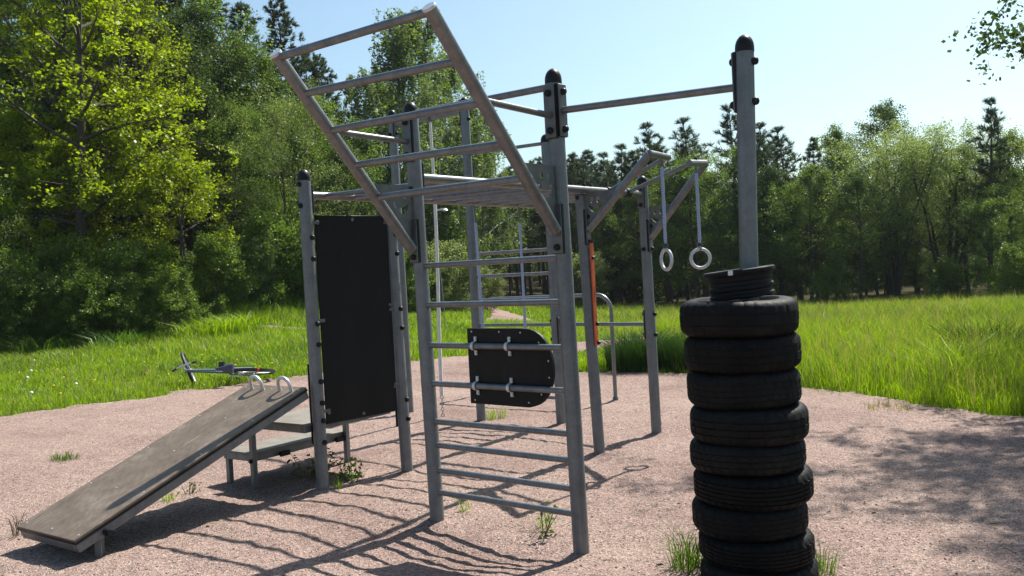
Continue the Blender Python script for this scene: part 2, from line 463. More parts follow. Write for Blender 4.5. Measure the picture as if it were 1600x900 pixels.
def meadow_z(x, y):
    z = base_h(x, y) + .06 * vnoise(x * .5, y * .5, 2)
    cut = inpoly(x, y, PAD) ; z = np.where(cut, base_h(x, y) - .12, z - .012)
    return z - .03 * (inpoly(x, y, PATH) | inpoly(x, y, PATH2))
xs = np.concatenate([np.arange(-400, -60, 20.), np.arange(-60, -24, 2.), np.arange(-24, 24, .3), np.arange(24, 60, 2.), np.arange(60, 401, 20.)])
ys = np.concatenate([np.arange(-200, -6, 10.), np.arange(-6, 50, .3), np.arange(50, 110, 2.), np.arange(110, 600, 20.)])
o = structure(link('meadow_ground', grid_mesh('meadow_ground', xs, ys, meadow_z, M['soil'])))
o['label'] = 'green meadow ground under the grass'

xs = np.concatenate([np.arange(-30, -9, .3), np.arange(-9, -4.5, .06), np.arange(-4.5, 4.5, .03), np.arange(4.5, 6.5, .06), np.arange(6.5, 12, .2)])
ys = np.concatenate([np.arange(-6, 2.5, .2), np.arange(2.5, 9, .03), np.arange(9, 18, .06)])
structure(link('gravel_pad', grid_mesh('gravel_pad', xs, ys, lambda x, y: base_h(x, y) + pad_h(x, y), M['gravel'], keep=in_pad)))
xs = np.arange(-10, 21, .12); ys = np.arange(16, 48, .12)
pz = lambda x, y: base_h(x, y) + .06 * vnoise(x * .5, y * .5, 2) + .02
structure(link('gravel_path', grid_mesh('gravel_path', xs, ys, pz, M['path'], keep=lambda x, y: in_path(x, y) & ~in_pad(x, y))))

# forest floor sheets, under the wood
def floor_z(x, y): return base_h(x, y) + .06 * vnoise(x * .5, y * .5, 2) + .05 + .15 * np.abs(vnoise(x * .8, y * .8, 31))
def wood_line(x):    # where the wood begins
    return np.interp(x, [-60, -16, -10, -7, -5, -3.5, 0, 4, 8, 12, 16, 40], [24, 25.5, 27.0, 31, 35, 45, 49, 43.5, 38, 35.5, 33, 30])
xs = np.arange(-60, 60, .6); ys = np.arange(22, 120, .6)
structure(link('forest_floor', grid_mesh('forest_floor', xs, ys, floor_z, M['litter'], keep=lambda x, y: y > wood_line(x) + .8 * vnoise(x, y, 4))))

# loose stone chips on the pad
rng = np.random.default_rng(5)
n = 26000
y = 3.2 + 9 * rng.random(n) ** 1.8; x = (rng.random(n) * 2 - 1) * (.66 * y + .6)
k = in_pad(x, y); x, y = x[k], y[k]; n = len(x)
z = base_h(x, y) + pad_h(x, y)
s = .003 + .0055 * rng.random(n) ** 5
oc = np.array([(1, 0, 0), (-1, 0, 0), (0, 1, 0), (0, -1, 0), (0, 0, 1), (0, 0, -1)], float)
Vs = oc[None] * s[:, None, None] * (.6 + .8 * rng.random((n, 6, 1))) * np.array([1, 1, .7])
th = rng.random(n) * 6.28; c_, s_ = np.cos(th), np.sin(th)
Vr = Vs.copy(); Vr[..., 0] = Vs[..., 0] * c_[:, None] - Vs[..., 1] * s_[:, None]; Vr[..., 1] = Vs[..., 0] * s_[:, None] + Vs[..., 1] * c_[:, None]
Vr += np.stack([x, y, z + s * .25], -1)[:, None]
of = np.array([(0, 2, 4), (2, 1, 4), (1, 3, 4), (3, 0, 4), (2, 0, 5), (1, 2, 5), (3, 1, 5), (0, 3, 5)])
F = (np.arange(n)[:, None, None] * 6 + of[None])
o = structure(link('loose_gravel', np_mesh('loose_gravel', Vr.reshape(-1, 3), 3, F, M['stone'])), 'stuff')

# dry leaves and bits of twig lying about on the pad
n = 420; y = 3.6 + 12 * rng.random(n) ** 1.5; x = (rng.random(n) * 2 - 1) * (.62 * y + .4)
k = in_pad(x, y); x, y = x[k], y[k]; n = len(x)
th = rng.random(n) * 6.283; Ld = np.where(rng.random(n) < .5, .012 + .012 * rng.random(n), .03 + .05 * rng.random(n)); Wd = np.where(Ld > .026, .0025, Ld * .6)
z = base_h(x, y) + pad_h(x, y) + .006
dx, dy = np.cos(th) * Ld, np.sin(th) * Ld; ex, ey = -np.sin(th) * Wd, np.cos(th) * Wd
V = np.stack([np.stack([x - dx, y - dy, z], -1), np.stack([x + ex, y + ey, z + .004], -1), np.stack([x + dx, y + dy, z + .003 + .004 * rng.random(n)], -1), np.stack([x - ex, y - ey, z + .001], -1)], 1)
structure(link('dry_litter', np_mesh('dry_litter', V.reshape(-1, 3), 4, np.arange(n * 4), M['stem'])), 'stuff')

# ------------------------------------------------------------------ grass
def blades(px, py, pz, hgt, wid, rng, lean=.45):
    """5-vertex bent blades -> V (n,5,3), one quad + one tri"""
    n = len(px); th = rng.random(n) * 6.283; le = lean * (.25 + rng.random(n)) * hgt
    dx, dy = np.cos(th), np.sin(th)
    ph = rng.random(n) * 6.283; wx, wy = np.cos(ph) * wid / 2, np.sin(ph) * wid / 2
    V = np.zeros((n, 5, 3))
    V[:, 0] = np.stack([px - wx, py - wy, pz - .02], -1); V[:, 1] = np.stack([px + wx, py + wy, pz - .02], -1)
    mx, my = px + dx * le * .3, py + dy * le * .3; mz = pz + hgt * .6
    V[:, 2] = np.stack([mx + wx * .8, my + wy * .8, mz], -1); V[:, 3] = np.stack([mx - wx * .8, my - wy * .8, mz], -1)
    V[:, 4] = np.stack([px + dx * le, py + dy * le, pz + hgt * (1 - .12 * lean)], -1)
    return V

def blade_mesh(name, V, material, slots=None, slot=None):
    n = len(V); b = np.arange(n)[:, None] * 5
    idx = np.concatenate([b + np.array([[0, 1, 2, 3]]), b + np.array([[3, 2, 4]])], 1).ravel()
    me = np_mesh(name, V.reshape(-1, 3), np.tile(np.array([4, 3], np.int32), n), idx, material)
    if slots is not None:
        for m_ in slots: me.materials.append(m_)
        me.polygons.foreach_set('material_index', np.repeat(slot.astype(np.int32), 2))
    return me

def scatter(n, rng, y0, y1, p=.4, spread=.72):
    a, b = y0 ** p, y1 ** p
    y = (a + (b - a) * rng.random(n)) ** (1 / p)
    x = (rng.random(n) * 2 - 1) * (spread * y + .5)
    return x, y

def meadow_height(x, y):
    h = .10 + .09 * (vnoise(x * .35, y * .35, 41) + .5) + .11 * (vnoise(x * 1.3, y * 1.3, 42) + .5) + .07 * (vnoise(x * 3.2, y * 3.2, 43) + .5)
    h = h * (1 + .62 * sm((x - 2) / 3))            # the right-hand meadow is taller
    h = h * (1 - .45 * sm((-x - 1) / 3) * sm((22 - y) / 4))
    h = h * (1 - .55 * sm((x + 2.5) / 1.5) * sm((3.6 - x) / 1.0) * sm((27 - y) / 4))
    return h

rng = np.random.default_rng(11)
x, y = scatter(760000, rng, 7.0, 50, .45)
k = ~in_pad(x, y) & ~in_path(x, y) & (y < wood_line(x) + 2.5)
# near edge of pad: sparser
x, y = x[k], y[k]
dens = .55 + .9 * (vnoise(x * .9, y * .9, 44) + .5)
k = rng.random(len(x)) < dens; x, y = x[k], y[k]
# distance to the gravel: mown and trodden edge is short
e = np.zeros(len(x))
for dxx, dyy in ((.5, 0), (-.5, 0), (0, .5), (0, -.5), (.35, .35), (-.35, -.35), (.35, -.35), (-.35, .35)):
    e += in_pad(x + dxx, y + dyy) | in_path(x + dxx, y + dyy)
e2 = np.zeros(len(x))
for a_ in range(8):
    e2 += in_pad(x + 1.2 * math.cos(a_ * .785), y + 1.2 * math.sin(a_ * .785))
hh = meadow_height(x, y) * (.40 + 1.0 * rng.random(len(x)) ** 1.2) * (1 - .085 * e) * (1 - .045 * e2)
ww = .0056 * (np.maximum(y, 6) / 9) ** .85 * (.7 + .6 * rng.random(len(x)))
pt_ = vnoise(x * .45, y * .45, 61) + .7 * vnoise(x * 1.4, y * 1.4, 62)
slot = np.where(rng.random(len(x)) < np.clip(.06 + 1.2 * pt_, .03, .75), 1, 0); slot = np.where(rng.random(len(x)) < .035 + .09 * (vnoise(x * .6, y * .6, 63) > .1), 2, slot)
hh = hh * np.where(slot == 1, 1.12, 1.0)
V = blades(x, y, base_h(x, y) + .06 * vnoise(x * .5, y * .5, 2), hh, ww, rng, .75)
o = structure(link('meadow_grass', blade_mesh('meadow_grass', V, M['grass'], [M['grass_dark'], M['grass_dry']], slot)), 'stuff')
n_ = 90000; x, y = scatter(n_, rng, 6.5, 20, .5, .8)
k = in_pad(x, y); x, y = x[k], y[k]
near = np.zeros(len(x))
for q_ in (.15, .35, .6):
    for a_ in range(6): near += ~in_pad(x + q_ * math.cos(a_ * 1.047), y + q_ * math.sin(a_ * 1.047))
k = rng.random(len(x)) < (near / 14) ** 1.3 * (.25 + 1.4 * np.clip(vnoise(x * 1.6, y * 1.6, 81) + .25, 0, 1)); x, y = x[k], y[k]
V = blades(x, y, base_h(x, y) + pad_h(x, y), .03 + .06 * rng.random(len(x)) ** 2, .0055 * (y / 9) ** .8 * np.ones(len(x)), rng, 1.2)
slot = np.where(rng.random(len(x)) < .35, 2, np.where(rng.random(len(x)) < .3, 1, 0))
o = structure(link('creeping_grass', blade_mesh('creeping_grass', V, M['grass'], [M['grass_dark'], M['grass_dry']], slot)), 'stuff')
# seed-head stems and dry straws
x, y = scatter(52000, rng, 8, 48, .6)
k = ~in_pad(x, y) & ~in_path(x, y) & (y < wood_line(x) + 2) & (rng.random(len(x)) < .25 + .75 * sm((x - 1) / 3))
x, y = x[k], y[k]
V = blades(x, y, base_h(x, y), meadow_height(x, y) * (1.1 + .5 * rng.random(len(x))), .004 * (y / 9) ** .9, rng, .25)
o = structure(link('grass_straws', blade_mesh('grass_straws', V, M['grass_dry'])), 'stuff')
# forest edge growth: rough tall grass and herbs along the wood
x = (rng.random(60000) * 2 - 1) * 34; y = wood_line(x) + rng.normal(size=60000) * 1.3 + .6
k = np.abs(x) < .75 * y; x, y = x[k], y[k]
k = ~in_path(x, y); x, y = x[k], y[k]
V = blades(x, y, base_h(x, y) + .05, (.14 + .34 * rng.random(len(x)) ** 2) * (1 + .8 * vnoise(x * .7, y * .7, 51)), .022 * (.6 + .8 * rng.random(len(x))), rng, .6)
o = structure(link('forest_edge_grass', blade_mesh('forest_edge_grass', V, M['grass_dark'])), 'stuff')

# ------------------------------------------------------------------ climbing frame
ORI = V3(0, 7.5, 0)
fr = thing('outdoor_gym', 'galvanised steel outdoor climbing frame with ladders, overhead bars and black boards on pink gravel', 'climbing frame', ORI)
def P(mb, name, material, parent=fr, angle=40):
    return mb.build(name, material, parent, ORI, angle)

POST = {  # base xy, top xy, height, radius
    'A': ((-1.542, 6.933), (-1.550, 6.933), 2.487, .049),
    'B': ((-.960, 7.523), (-.985, 7.523), 2.20, .049),
    'C': ((-1.301, 10.735), (-1.313, 10.735), 3.594, .050),
    'D': ((.685, 7.803), (.632, 7.803), 2.24, .049),
    'E': ((-.583, 6.002), (-.609, 6.002), 2.781, .048),
    'F': ((.325, 5.261), (.303, 5.261), 2.79, .048),
    'G': ((1.160, 4.553), (1.233, 4.553), 2.755, .046),
    'H': ((-.415, 9.908), (-.414, 9.908), 3.542, .050),
    'I': ((.436, 9.323), (.427, 9.323), 3.005, .050),
    'K': ((1.305, 8.564), (1.287, 8.564), 2.454, .049)}
def at(k, z, du=0, dv=0):
    b, t, h, r = POST[k]; f = z / h
    return V3(b[0] + (t[0] - b[0]) * f, b[1] + (t[1] - b[1]) * f, z) + UX * du + VX * dv
PO = {}
for k, (b, t, h, r) in POST.items():
    mb = MB(); mb.tube([at(k, -.25), at(k, h * .5), at(k, h - (.075 if k not in 'BD' else 0))], r, 22)
    PO[k] = P(mb, 'post', M['steel'])
    if k not in 'BD':
        d = unit(at(k, h) - at(k, 0)); c = at(k, h - .085)
        prof = [(r + .002, 0), (r + .002, .02)] + [((r + .002) * math.cos(a), .02 + .068 * math.sin(a)) for a in (.25, .5, .75, 1.0, 1.25, 1.45)]
        mb = MB(); mb.lathe(c, d, prof, 22); P(mb, 'post_cap', M['cap'], PO[k])
    else:
        mb = MB(); mb.lathe(at(k, h), ZX, [(r + .004, 0), (r + .004, .006)], 18); P(mb, 'top_plate', M['plate'], PO[k])

def bolt(k, z, axis, sgn=1, off=0.0, s=.0205, parent=None):
    d = unit(axis) * sgn; r = POST[k][3] if k else 0
    c = at(k, z) + d * (r - .006 + off)
    prof = [(s, 0), (s, .016)] + [(s * math.cos(a), .016 + .015 * math.sin(a)) for a in (.4, .8, 1.2, 1.45)]
    mb = MB(); mb.lathe(c, d, prof, 12); P(mb, 'bolt_cap', M['cap'], parent or PO[k])

def bracket(k, z, h, axis, wid=.062, off=0.0, material='plate', bolts=True, bz=None):
    """flat plate standing against a post on the side of axis, its thickness along axis"""
    d = unit(axis); t = np.cross(ZX, d); r = POST[k][3]
    mb = MB()
    mb.box(at(k, z) + d * (r + .007 + off), d * .004, t * wid / 2, ZX * h / 2, .0015)
    o = P(mb, 'bracket', M[material], PO[k])
    mb = MB(); mb.box(at(k, z) + d * (r - .007 + off * .5), d * .0095, t * wid * .54, ZX * h / 2 * 1.02, .001)
    P(mb, 'bracket_pad', M['cap'], o)
    if bolts:
        for q in (bz or (-.36, .36)):
            bolt(k, z + q * h, axis, off=.012 + off)
    return o

def bar(name, p, q, r, mt='tube', n=14, parent=fr):
    mb = MB(); mb.tube([p, q], r, n); return P(mb, name, M[mt], parent)

rE, rF = POST['E'][3], POST['F'][3]
# ladder between the two near posts
for z in (.181, .33, .499, .656, .910, 1.165, 1.434, 1.694):
    e, f = at('E', z), at('F', z); d = unit(f - e)
    mb = MB(); mb.tube([e + d * .03, f - d * .03], .0195, 14)
    P(mb, 'ladder_rung', M['tube'])
# pull-up bars
def pull(k1, k2, z1, z2, r=.021):
    a, b = at(k1, z1), at(k2, z2); d = unit(b - a)
    bar('pull_up_bar', a + d * .045, b - d * .045, r)
    return d
d = pull('E', 'F', 2.705, 2.69)
d = pull('F', 'G', 2.546, 2.50, .0205)
bracket('F', 2.545, .30, d, .075); bracket('G', 2.52, .30, -d, .06)
for z in (2.62, 2.42): bolt('G', z, d)
d = pull('C', 'H', 3.41, 3.385, .024)
bracket('C', 3.40, .24, d, .06); bracket('H', 3.385, .26, -d, .06)
for z in (3.48, 3.30): bolt('C', z, VX); bolt('H', z, -d * -1)
d = pull('H', 'I', 2.92, 2.916, .019)
# wall bars between the two far posts
for z in (1.82, 1.574, 1.31, 1.04, .79, .54, .275):
    a, b = at('H', z), at('I', z); d = unit(b - a)
    mb = MB(); mb.tube([a + d * .03, b - d * .03], .0185, 12); P(mb, 'wall_bar', M['tube'])
# low push-up bar
a, b = at('I', 1.042), at('K', 1.045); d = unit(b - a)
bar('low_bar', a + d * .04, b - d * .04, .0195)
bracket('K', 1.045, .27, -d, .06); bracket('I', .98, .27, d, .06)
for z in (1.14, .945): bolt('K', z, d); bolt('I', z - .06, -d)

# overhead ladder: two rails and the rungs
ZR = 2.283
r1a, r1b = at('E', ZR, dv=-.055), at('K', ZR, dv=.055)
r2a, r2b = at('A', ZR + .008, dv=-.06), at('I', ZR - .015, dv=.055)
bar('overhead_rail', r1a, r1b, .030, n=18); bar('overhead_rail', r2a, r2b, .030, n=18)
bracket('E', ZR, .19, -VX, .066); bracket('A', ZR - .02, .21, -VX, .066); bracket('I', ZR, .19, VX, .066); bracket('K', ZR - .03, .21, VX, .066)
v1 = r1a @ VX
k = 0
v = r2a @ VX - .13
while v > r2b @ VX + .02:
    def onr(a, b):
        t = (v - a @ VX) / (b @ VX - a @ VX); return a + (b - a) * t
    p, q = onr(r2a, r2b), onr(r1a, r1b); d = unit(q - p)
    bar('overhead_rung', p + d * .02, q - d * .02, .0195)
    v -= .296
# clamp under the rail on the middle post
p = r1a + (r1b - r1a) * ((at('D', ZR) @ VX - r1a @ VX) / (r1b @ VX - r1a @ VX))
mb = MB(); dd = unit(r1b - r1a); tt = np.cross(ZX, dd)
mb.box(at('D', 2.249) + V3(0, 0, .003), dd * .065, tt * .045, ZX * .004, .001)
P(mb, 'rail_saddle', M['plate'], PO['D'])
for s in (-1, 1):
    mb = MB(); mb.lathe(at('D', 2.235) + dd * .055 * s, -ZX, [(.016, 0), (.016, .02), (.008, .03)], 10); P(mb, 'bolt_cap', M['cap'], PO['D'])
    mb = MB(); mb.lathe(p + ZX * .03 + dd * .05 * s, ZX, [(.016, 0), (.016, .014), (.009, .024)], 10); P(mb, 'bolt_cap', M['cap'], PO['D'])

# bolts at the sides of the posts
for k, zs, ax in (('A', (2.373, 2.209), VX), ('A', (1.963, 1.80, 1.30, 1.14, .855, .69, .553, .385), -UX),
                  ('B', (1.98, 1.82, 1.36, 1.20, .60, .44), -UX), ('E', (2.20,), VX),
                  ('D', (2.02, 1.45, 1.17), -VX), ('K', (1.76, ), VX)):
    for z in zs: bolt(k, z, ax)

# black wall panel between two posts
a0, b0 = at('A', 1.3), at('B', 1.3); d = unit(b0 - a0); d[2] = 0; nn = np.cross(ZX, d)
L = np.linalg.norm((b0 - a0)[:2])
mb = MB(); mb.box((at('A', 1.325) + at('B', 1.325)) / 2 - nn * .012, d * (L / 2 - .062), nn * .009, ZX * .81, .002)
pan = P(mb, 'black_wall_panel', M['blackboard'])
fz = nn * -.024
for fx, zz in ((.10, 2.075), (.90, 2.085), (.5, 2.10), (.10, 1.32), (.90, 1.40), (.10, .60), (.90, .72), (.5, .545)):
    c = at('A', zz) + d * L * fx
    mb = MB(); mb.lathe(c - nn * .02, -nn, [(.014, 0), (.013, .006), (.005, .008)], 12); mb.lathe(c + nn * .0, nn, [(.014, 0), (.013, .003), (.005, .005)], 12)
    P(mb, 'panel_fixing', M['plate'], pan)
for k, s in (('A', 1), ('B', -1)):
    for zz in ((2.08, 1.32, .62) if k == 'A' else (2.08, 1.36, .74)):
        mb = MB(); mb.box(at(k, zz) + d * s * .068 - nn * .026, d * .026, nn * .003, ZX * .013, .001); P(mb, 'fixing_tab', M['plate'], pan)

# board with one rounded end clamped behind the near ladder
e0, f0 = at('E', 1.0), at('F', 1.0); d = unit(f0 - e0); d[2] = 0; d = unit(d); nn = np.cross(d, ZX)   # nn points to the viewer
if nn @ V3(0, -1, 0) < 0: nn = -nn
Lr = (f0 - e0)[:2] @ d[:2]
def pt(s, z, off): return V3(e0[0], e0[1], 0) + d * s + ZX * z + nn * off
s0, s1, z0, z1 = .352, .885, .792, 1.276
poly = [pt(s0, z0, -.024), pt(.83, z0 - .002, -.024)]
for i in range(1, 16):
    a = -math.pi / 2 + math.pi * i / 16
    poly.append(pt(.80 + .23 * abs(math.cos(a)) ** .8, 1.034 + .242 * math.sin(a), -.024))
poly += [pt(.79, z1, -.024), pt(s0, z1, -.024)]
mb = MB(); mb.prism(poly, -nn * .018)
rb = P(mb, 'rounded_black_board', M['blackboard'], angle=30)
for s in (.425, .705):
    for z in (1.165, .910):
        mb = MB()
        c = pt(s, z, 0); pts = [c + ZX * .058 - nn * .018, c + ZX * .030 - nn * .016]
        for i in range(0, 9):
            a = math.pi / 2 - math.pi * i / 8
            pts.append(c + ZX * .0255 * math.sin(a) + nn * .0255 * max(math.cos(a), 0))
        pts += [c - ZX * .030 - nn * .016, c - ZX * .058 - nn * .018]
        for i in range(len(pts) - 1):
            m_ = (pts[i] + pts[i + 1]) / 2; t = (pts[i + 1] - pts[i]) / 2
            o_ = unit(np.cross(t, d))
            mb.box(m_, t * 1.08, d * .011, o_ * .0022)
        for sgn in (-1, 1):
            mb.lathe(c + ZX * .048 * sgn - nn * .016, nn, [(.009, 0), (.009, .006), (.004, .009)], 10)
        P(mb, 'pipe_clamp', M['alu'], rb)
for s, z in ((.39, 1.255), (.62, 1.255), (.79, 1.25), (.93, 1.19), (.995, 1.08), (.995, .98), (.93, .875), (.83, .82), (.39, .815)):
    mb = MB(); mb.lathe(pt(s, z, -.024), nn, [(.006, 0), (.005, .002), (.002, .003)], 8); P(mb, 'screw_head', M['alu'], rb)

# smiley gusset plates (flat steel plates with cut-out face)
def gusset(corner, ex, ey, w, h, thick, parent, name='gusset_plate', skew=.0):
    """triangle-like plate: corner at post/top, ex away from post, -ey down"""
    cu = bpy.data.curves.new('gusset_outline', 'CURVE'); cu.dimensions = '2D'; cu.fill_mode = 'BOTH'; cu.extrude = thick / 2
    def spl(pts):
        sp = cu.splines.new('POLY'); sp.points.add(len(pts) - 1)
        for p_, q_ in zip(sp.points, pts): p_.co = (q_[0], q_[1], 0, 1)
        sp.use_cyclic_u = True
    spl([(0, 0), (w, 0), (w * .96, -.02), (.0, -h)])
    cx, cy, sz = w * .30, -h * .26, min(w, h) * .24
    for sx in (-1, 1):
        spl([(cx + sx * sz * .42 + .22 * sz * math.cos(t), cy + sz * .35 + .36 * sz * math.sin(t)) for t in np.linspace(0, 6.0, 9)])
    arc = [(cx + sz * math.cos(t), cy - .1 * sz + sz * math.sin(t)) for t in np.linspace(math.pi * 1.05, math.pi * 1.95, 9)]
    arc += [(cx + sz * .72 * math.cos(t), cy - .0 * sz + sz * .62 * math.sin(t)) for t in np.linspace(math.pi * 1.92, math.pi * 1.08, 9)]
    spl(arc)
    tmp = bpy.data.objects.new('gusset_outline', cu); COL.objects.link(tmp)
    me = bpy.data.meshes.new_from_object(tmp.evaluated_get(bpy.context.evaluated_depsgraph_get()))
    bpy.data.objects.remove(tmp); bpy.data.curves.remove(cu)
    ez = np.cross(ex, ey)
    co = np.zeros(len(me.vertices) * 3); me.vertices.foreach_get('co', co); co = co.reshape(-1, 3)
    W = corner + co[:, :1] * ex + co[:, 1:2] * ey + co[:, 2:3] * ez - ORI
    me.vertices.foreach_set('co', W.ravel()); me.update()
    me.materials.clear(); me.materials.append(M['plate']); me.name = name
    return link(name, me, parent)

# leaning ladder reaching up towards the viewer
top = {}
low = {'E': (1.805, .075), 'F': (1.85, .07)}
hi = {'E': (2.921, 1.113), 'F': (2.926, 1.084)}
tubes = {}
for k in 'EF':
    a = at(k, low[k][0], dv=low[k][1]); b = at(k, 2.5); b = V3(b[0], b[1], 0) + VX * hi[k][1] + ZX * hi[k][0]
    tubes[k] = (a, b); d = unit(b - a)
    mb = MB(); mb.tube([a, b], .037, 20); T = P(mb, 'leaning_tube', M['tube'])
    mb = MB(); mb.lathe(b - d * .004, d, [(.0375, 0), (.0375, .010), (.034, .013)], 20); P(mb, 'tube_cap', M['alu'], T)
    bracket(k, 1.86, .28, VX, .07, .004, bz=(-.38,))
    # brace tie from the leaning tube back to the post
    t = (2.525 - a[2]) / (b[2] - a[2]); p = a + (b - a) * t; q = at(k, 2.515, dv=rE + .005)
    bar('brace_bar', p + unit(q - p) * .03, q, .0185)
    bracket(k, 2.535, .30, VX, .072, .004)
    gusset(at(k, 2.225, dv=rE + .002), VX, ZX, .335, .37, .006, T)
def lerp_z(k, z):
    a, b = tubes[k]; return a + (b - a) * ((z - a[2]) / (b[2] - a[2]))
for zE, zF in ((2.905, 2.912), (2.722, 2.702), (2.525, 2.514), (2.330, 2.318), (2.137, 2.141)):
    p, q = lerp_z('E', zE), lerp_z('F', zF); d = unit(q - p)
    bar('leaning_rung', p + d * .02, q - d * .02, .0225, n=16)

# ring arms: two raked tubes with end bars and struts back to the overhead rail
tipD = V3(1.19, 7.44, 2.529); tipK = V3(1.812, 8.199, 2.505)
arms = {}
for k, tip, z0, s in (('D', tipD, 1.945, -1), ('K', tipK, 1.865, 1)):
    a = at(k, z0, du=-.06); d = unit(tip - a)
    mb = MB(); mb.tube([a, tip], .034, 20); T = P(mb, 'ring_arm', M['tube'])
    bracket(k, z0 + .02, .30, -UX, .066, bz=(-.42, .30))
    gusset(at(k, ZR - .02 if k == 'D' else 2.16, du=-.055), -UX, ZX, .30, .36 if k == 'D' else .30, .006, T)
    e = tip + VX * s * .345 - ZX * (.006 if s > 0 else 0)
    e[2] = 2.52 if k == 'D' else 2.484
    bar('ring_end_bar', tip - unit(e - tip) * .01, e, .030, n=18)
    v = (tip + (e - tip) * .93) @ VX
    t = (v - r1a @ VX) / (r1b @ VX - r1a @ VX); q = r1a + (r1b - r1a) * t
    dq = unit(q - e)
    p_ = tip + (e - tip) * .90
    bar('ring_strut', p_, q - unit(q - p_) * -.0, .0185)
    mb = MB(); mb.lathe(q - dd * .035, dd, [(.041, 0), (.041, .07)], 18); P(mb, 'rail_clamp', M['cap'])
    arms[k] = (tip, e)
# orange grip strip on the middle post
mb = MB(); mb.box(at('D', 1.395, du=-.064), UX * .006, VX * .0235, ZX * .455, .0015)
for z in np.linspace(1.0, 1.8, 9):
    mb.box(at('D', z, du=-.056), UX * .008, VX * .010, ZX * .008)
stp = P(mb, 'orange_strip', M['orange'])
for z in (1.84, 1.70, 1.13, .965):
    c = at('D', z, du=-.068); mb = MB(); mb.lathe(c, -UX, [(.017, 0), (.017, .012), (.008, .024)], 12); P(mb, 'bolt_cap', M['cap'], stp)
rr = random.Random(3)
for z in (1.79, 1.775, 1.76, 1.66, 1.51, 1.44, 1.42, 1.40, 1.385, 1.36, 1.335, 1.32, 1.20, 1.19, 1.06, 1.045):
    mb = MB(); c = at('D', z, du=-.0705, dv=.003)
    mb.box(c, UX * .0004, VX * .007, ZX * .0016)
    mb.box(c + VX * .006 * rr.choice((-1, 1)) + ZX * .003, UX * .0004, VX * .0016, ZX * .0045)
    P(mb, 'engraved_mark', M['cap'], stp)

# free-standing dip bar behind the far posts
nb = V3(1.171, 10.779, 0)
dp = thing('dip_bar', 'inverted U steel rail standing behind the far ladder of the frame', 'exercise bar', nb)
zt = 1.27; Lb = 1.96; rc = .19
pts = [nb - ZX * .2, nb + ZX * (zt - rc)]
for i in range(1, 8):
    a = math.pi / 2 * i / 8; pts.append(nb + UX * rc * (1 - math.cos(a)) + ZX * (zt - rc + rc * math.sin(a)))
pts.append(nb + UX * rc + ZX * zt); pts.append(nb + UX * (Lb - rc) + ZX * (zt - .015))
for i in range(1, 8):
    a = math.pi / 2 * i / 8; pts.append(nb + UX * (Lb - rc + rc * math.sin(a)) + ZX * (zt - .015 - rc + rc * math.cos(a)))
pts += [nb + UX * Lb + ZX * (zt - rc - .02), nb + UX * Lb - ZX * .2]
mb = MB(); mb.tube(pts, .0235, 16); mb.build('rail', M['tube'], dp, nb)
mb = MB()
for s in (0, Lb): mb.lathe(nb + UX * s - ZX * .05, ZX, [(.034, 0), (.034, .085), (.026, .095)], 16)
mb.build('foot_collar', M['plate'], dp, nb)

# ------------------------------------------------------------------ rings, ropes
def gym_ring(name, label, top, bot, normal, Rr=.084, rt=.0145, strap=.0140):
    top = np.asarray(top, float); bot = np.asarray(bot, float)
    t = thing(name, label, 'gym ring', top, 'gymnastic rings hanging from the frame')
    dn = unit(bot - top); c = bot - dn * Rr
    mb = MB(); n2 = unit(normal - dn * (np.asarray(normal) @ dn)); mb.torus(c, n2, Rr, rt, 44, 14); mb.build('ring', M['ring'], t, top)
    a = c - dn * (Rr + .055)
    mb = MB(); rs = []; pts = []
    for i in range(15):
        f = i / 14; pts.append(top + (a - top) * (.10 + .90 * f)); rs.append(strap * (1 + .10 * math.sin(i * 2.1)))
    mb.tube(pts, rs, 10); mb.build('strap_sleeve', M['chainblue'], t, top)
    mb = MB(); mb.tube([top, top + (a - top) * .10], .008, 8)
    x, y_ = mb.ring_frame(dn)
    mb.build('shackle', M['plate'], t, top)
    mb = MB(); mb.lathe(top - dn * .02 + ZX * .03, ZX, [(.018, 0), (.018, .012), (.01, .022)], 10); mb.build('bolt_cap', M['cap'], t, top)
    mb = MB(); mb.torus(a + dn * .02, x, .022, .0045, 18, 6); mb.torus(a + dn * .055, y_, .020, .0045, 18, 6); mb.build('chain_link', M['plate'], t, top)
    return t
tipk, ek = arms['K']; tipd, ed = arms['D']
tK = tipk + (ek - tipk) * .60; tD = tipd + (ed - tipd) * .62
gym_ring('gym_ring', 'grey gym ring on the far arm, facing the viewer above the tyre stack', tK - ZX * .02, V3(tK[0] + .0, tK[1], 1.56), V3(.12, 1, 0))
gym_ring('gym_ring', 'grey gym ring seen almost edge-on, on the arm nearer the orange strip', tD - ZX * .02, V3(tD[0], tD[1], 1.565), V3(.93, .36, 0))
def on2(px): 
    t = px; return r2a + (r2b - r2a) * t
tA, tB = on2(.63), on2(.85)
gym_ring('gym_ring', 'low gym ring on a tilted strap behind the left edge of the rounded board', tA - ZX * .028, tA + V3(.03, .03, -1.86), V3(.2, 1, 0), strap=.0135)
gym_ring('gym_ring', 'low gym ring on the upright strap rising behind the middle of the rounded board', tB - ZX * .028, tB + V3(.0, .0, -1.80), V3(.5, 1, 0), strap=.0135)

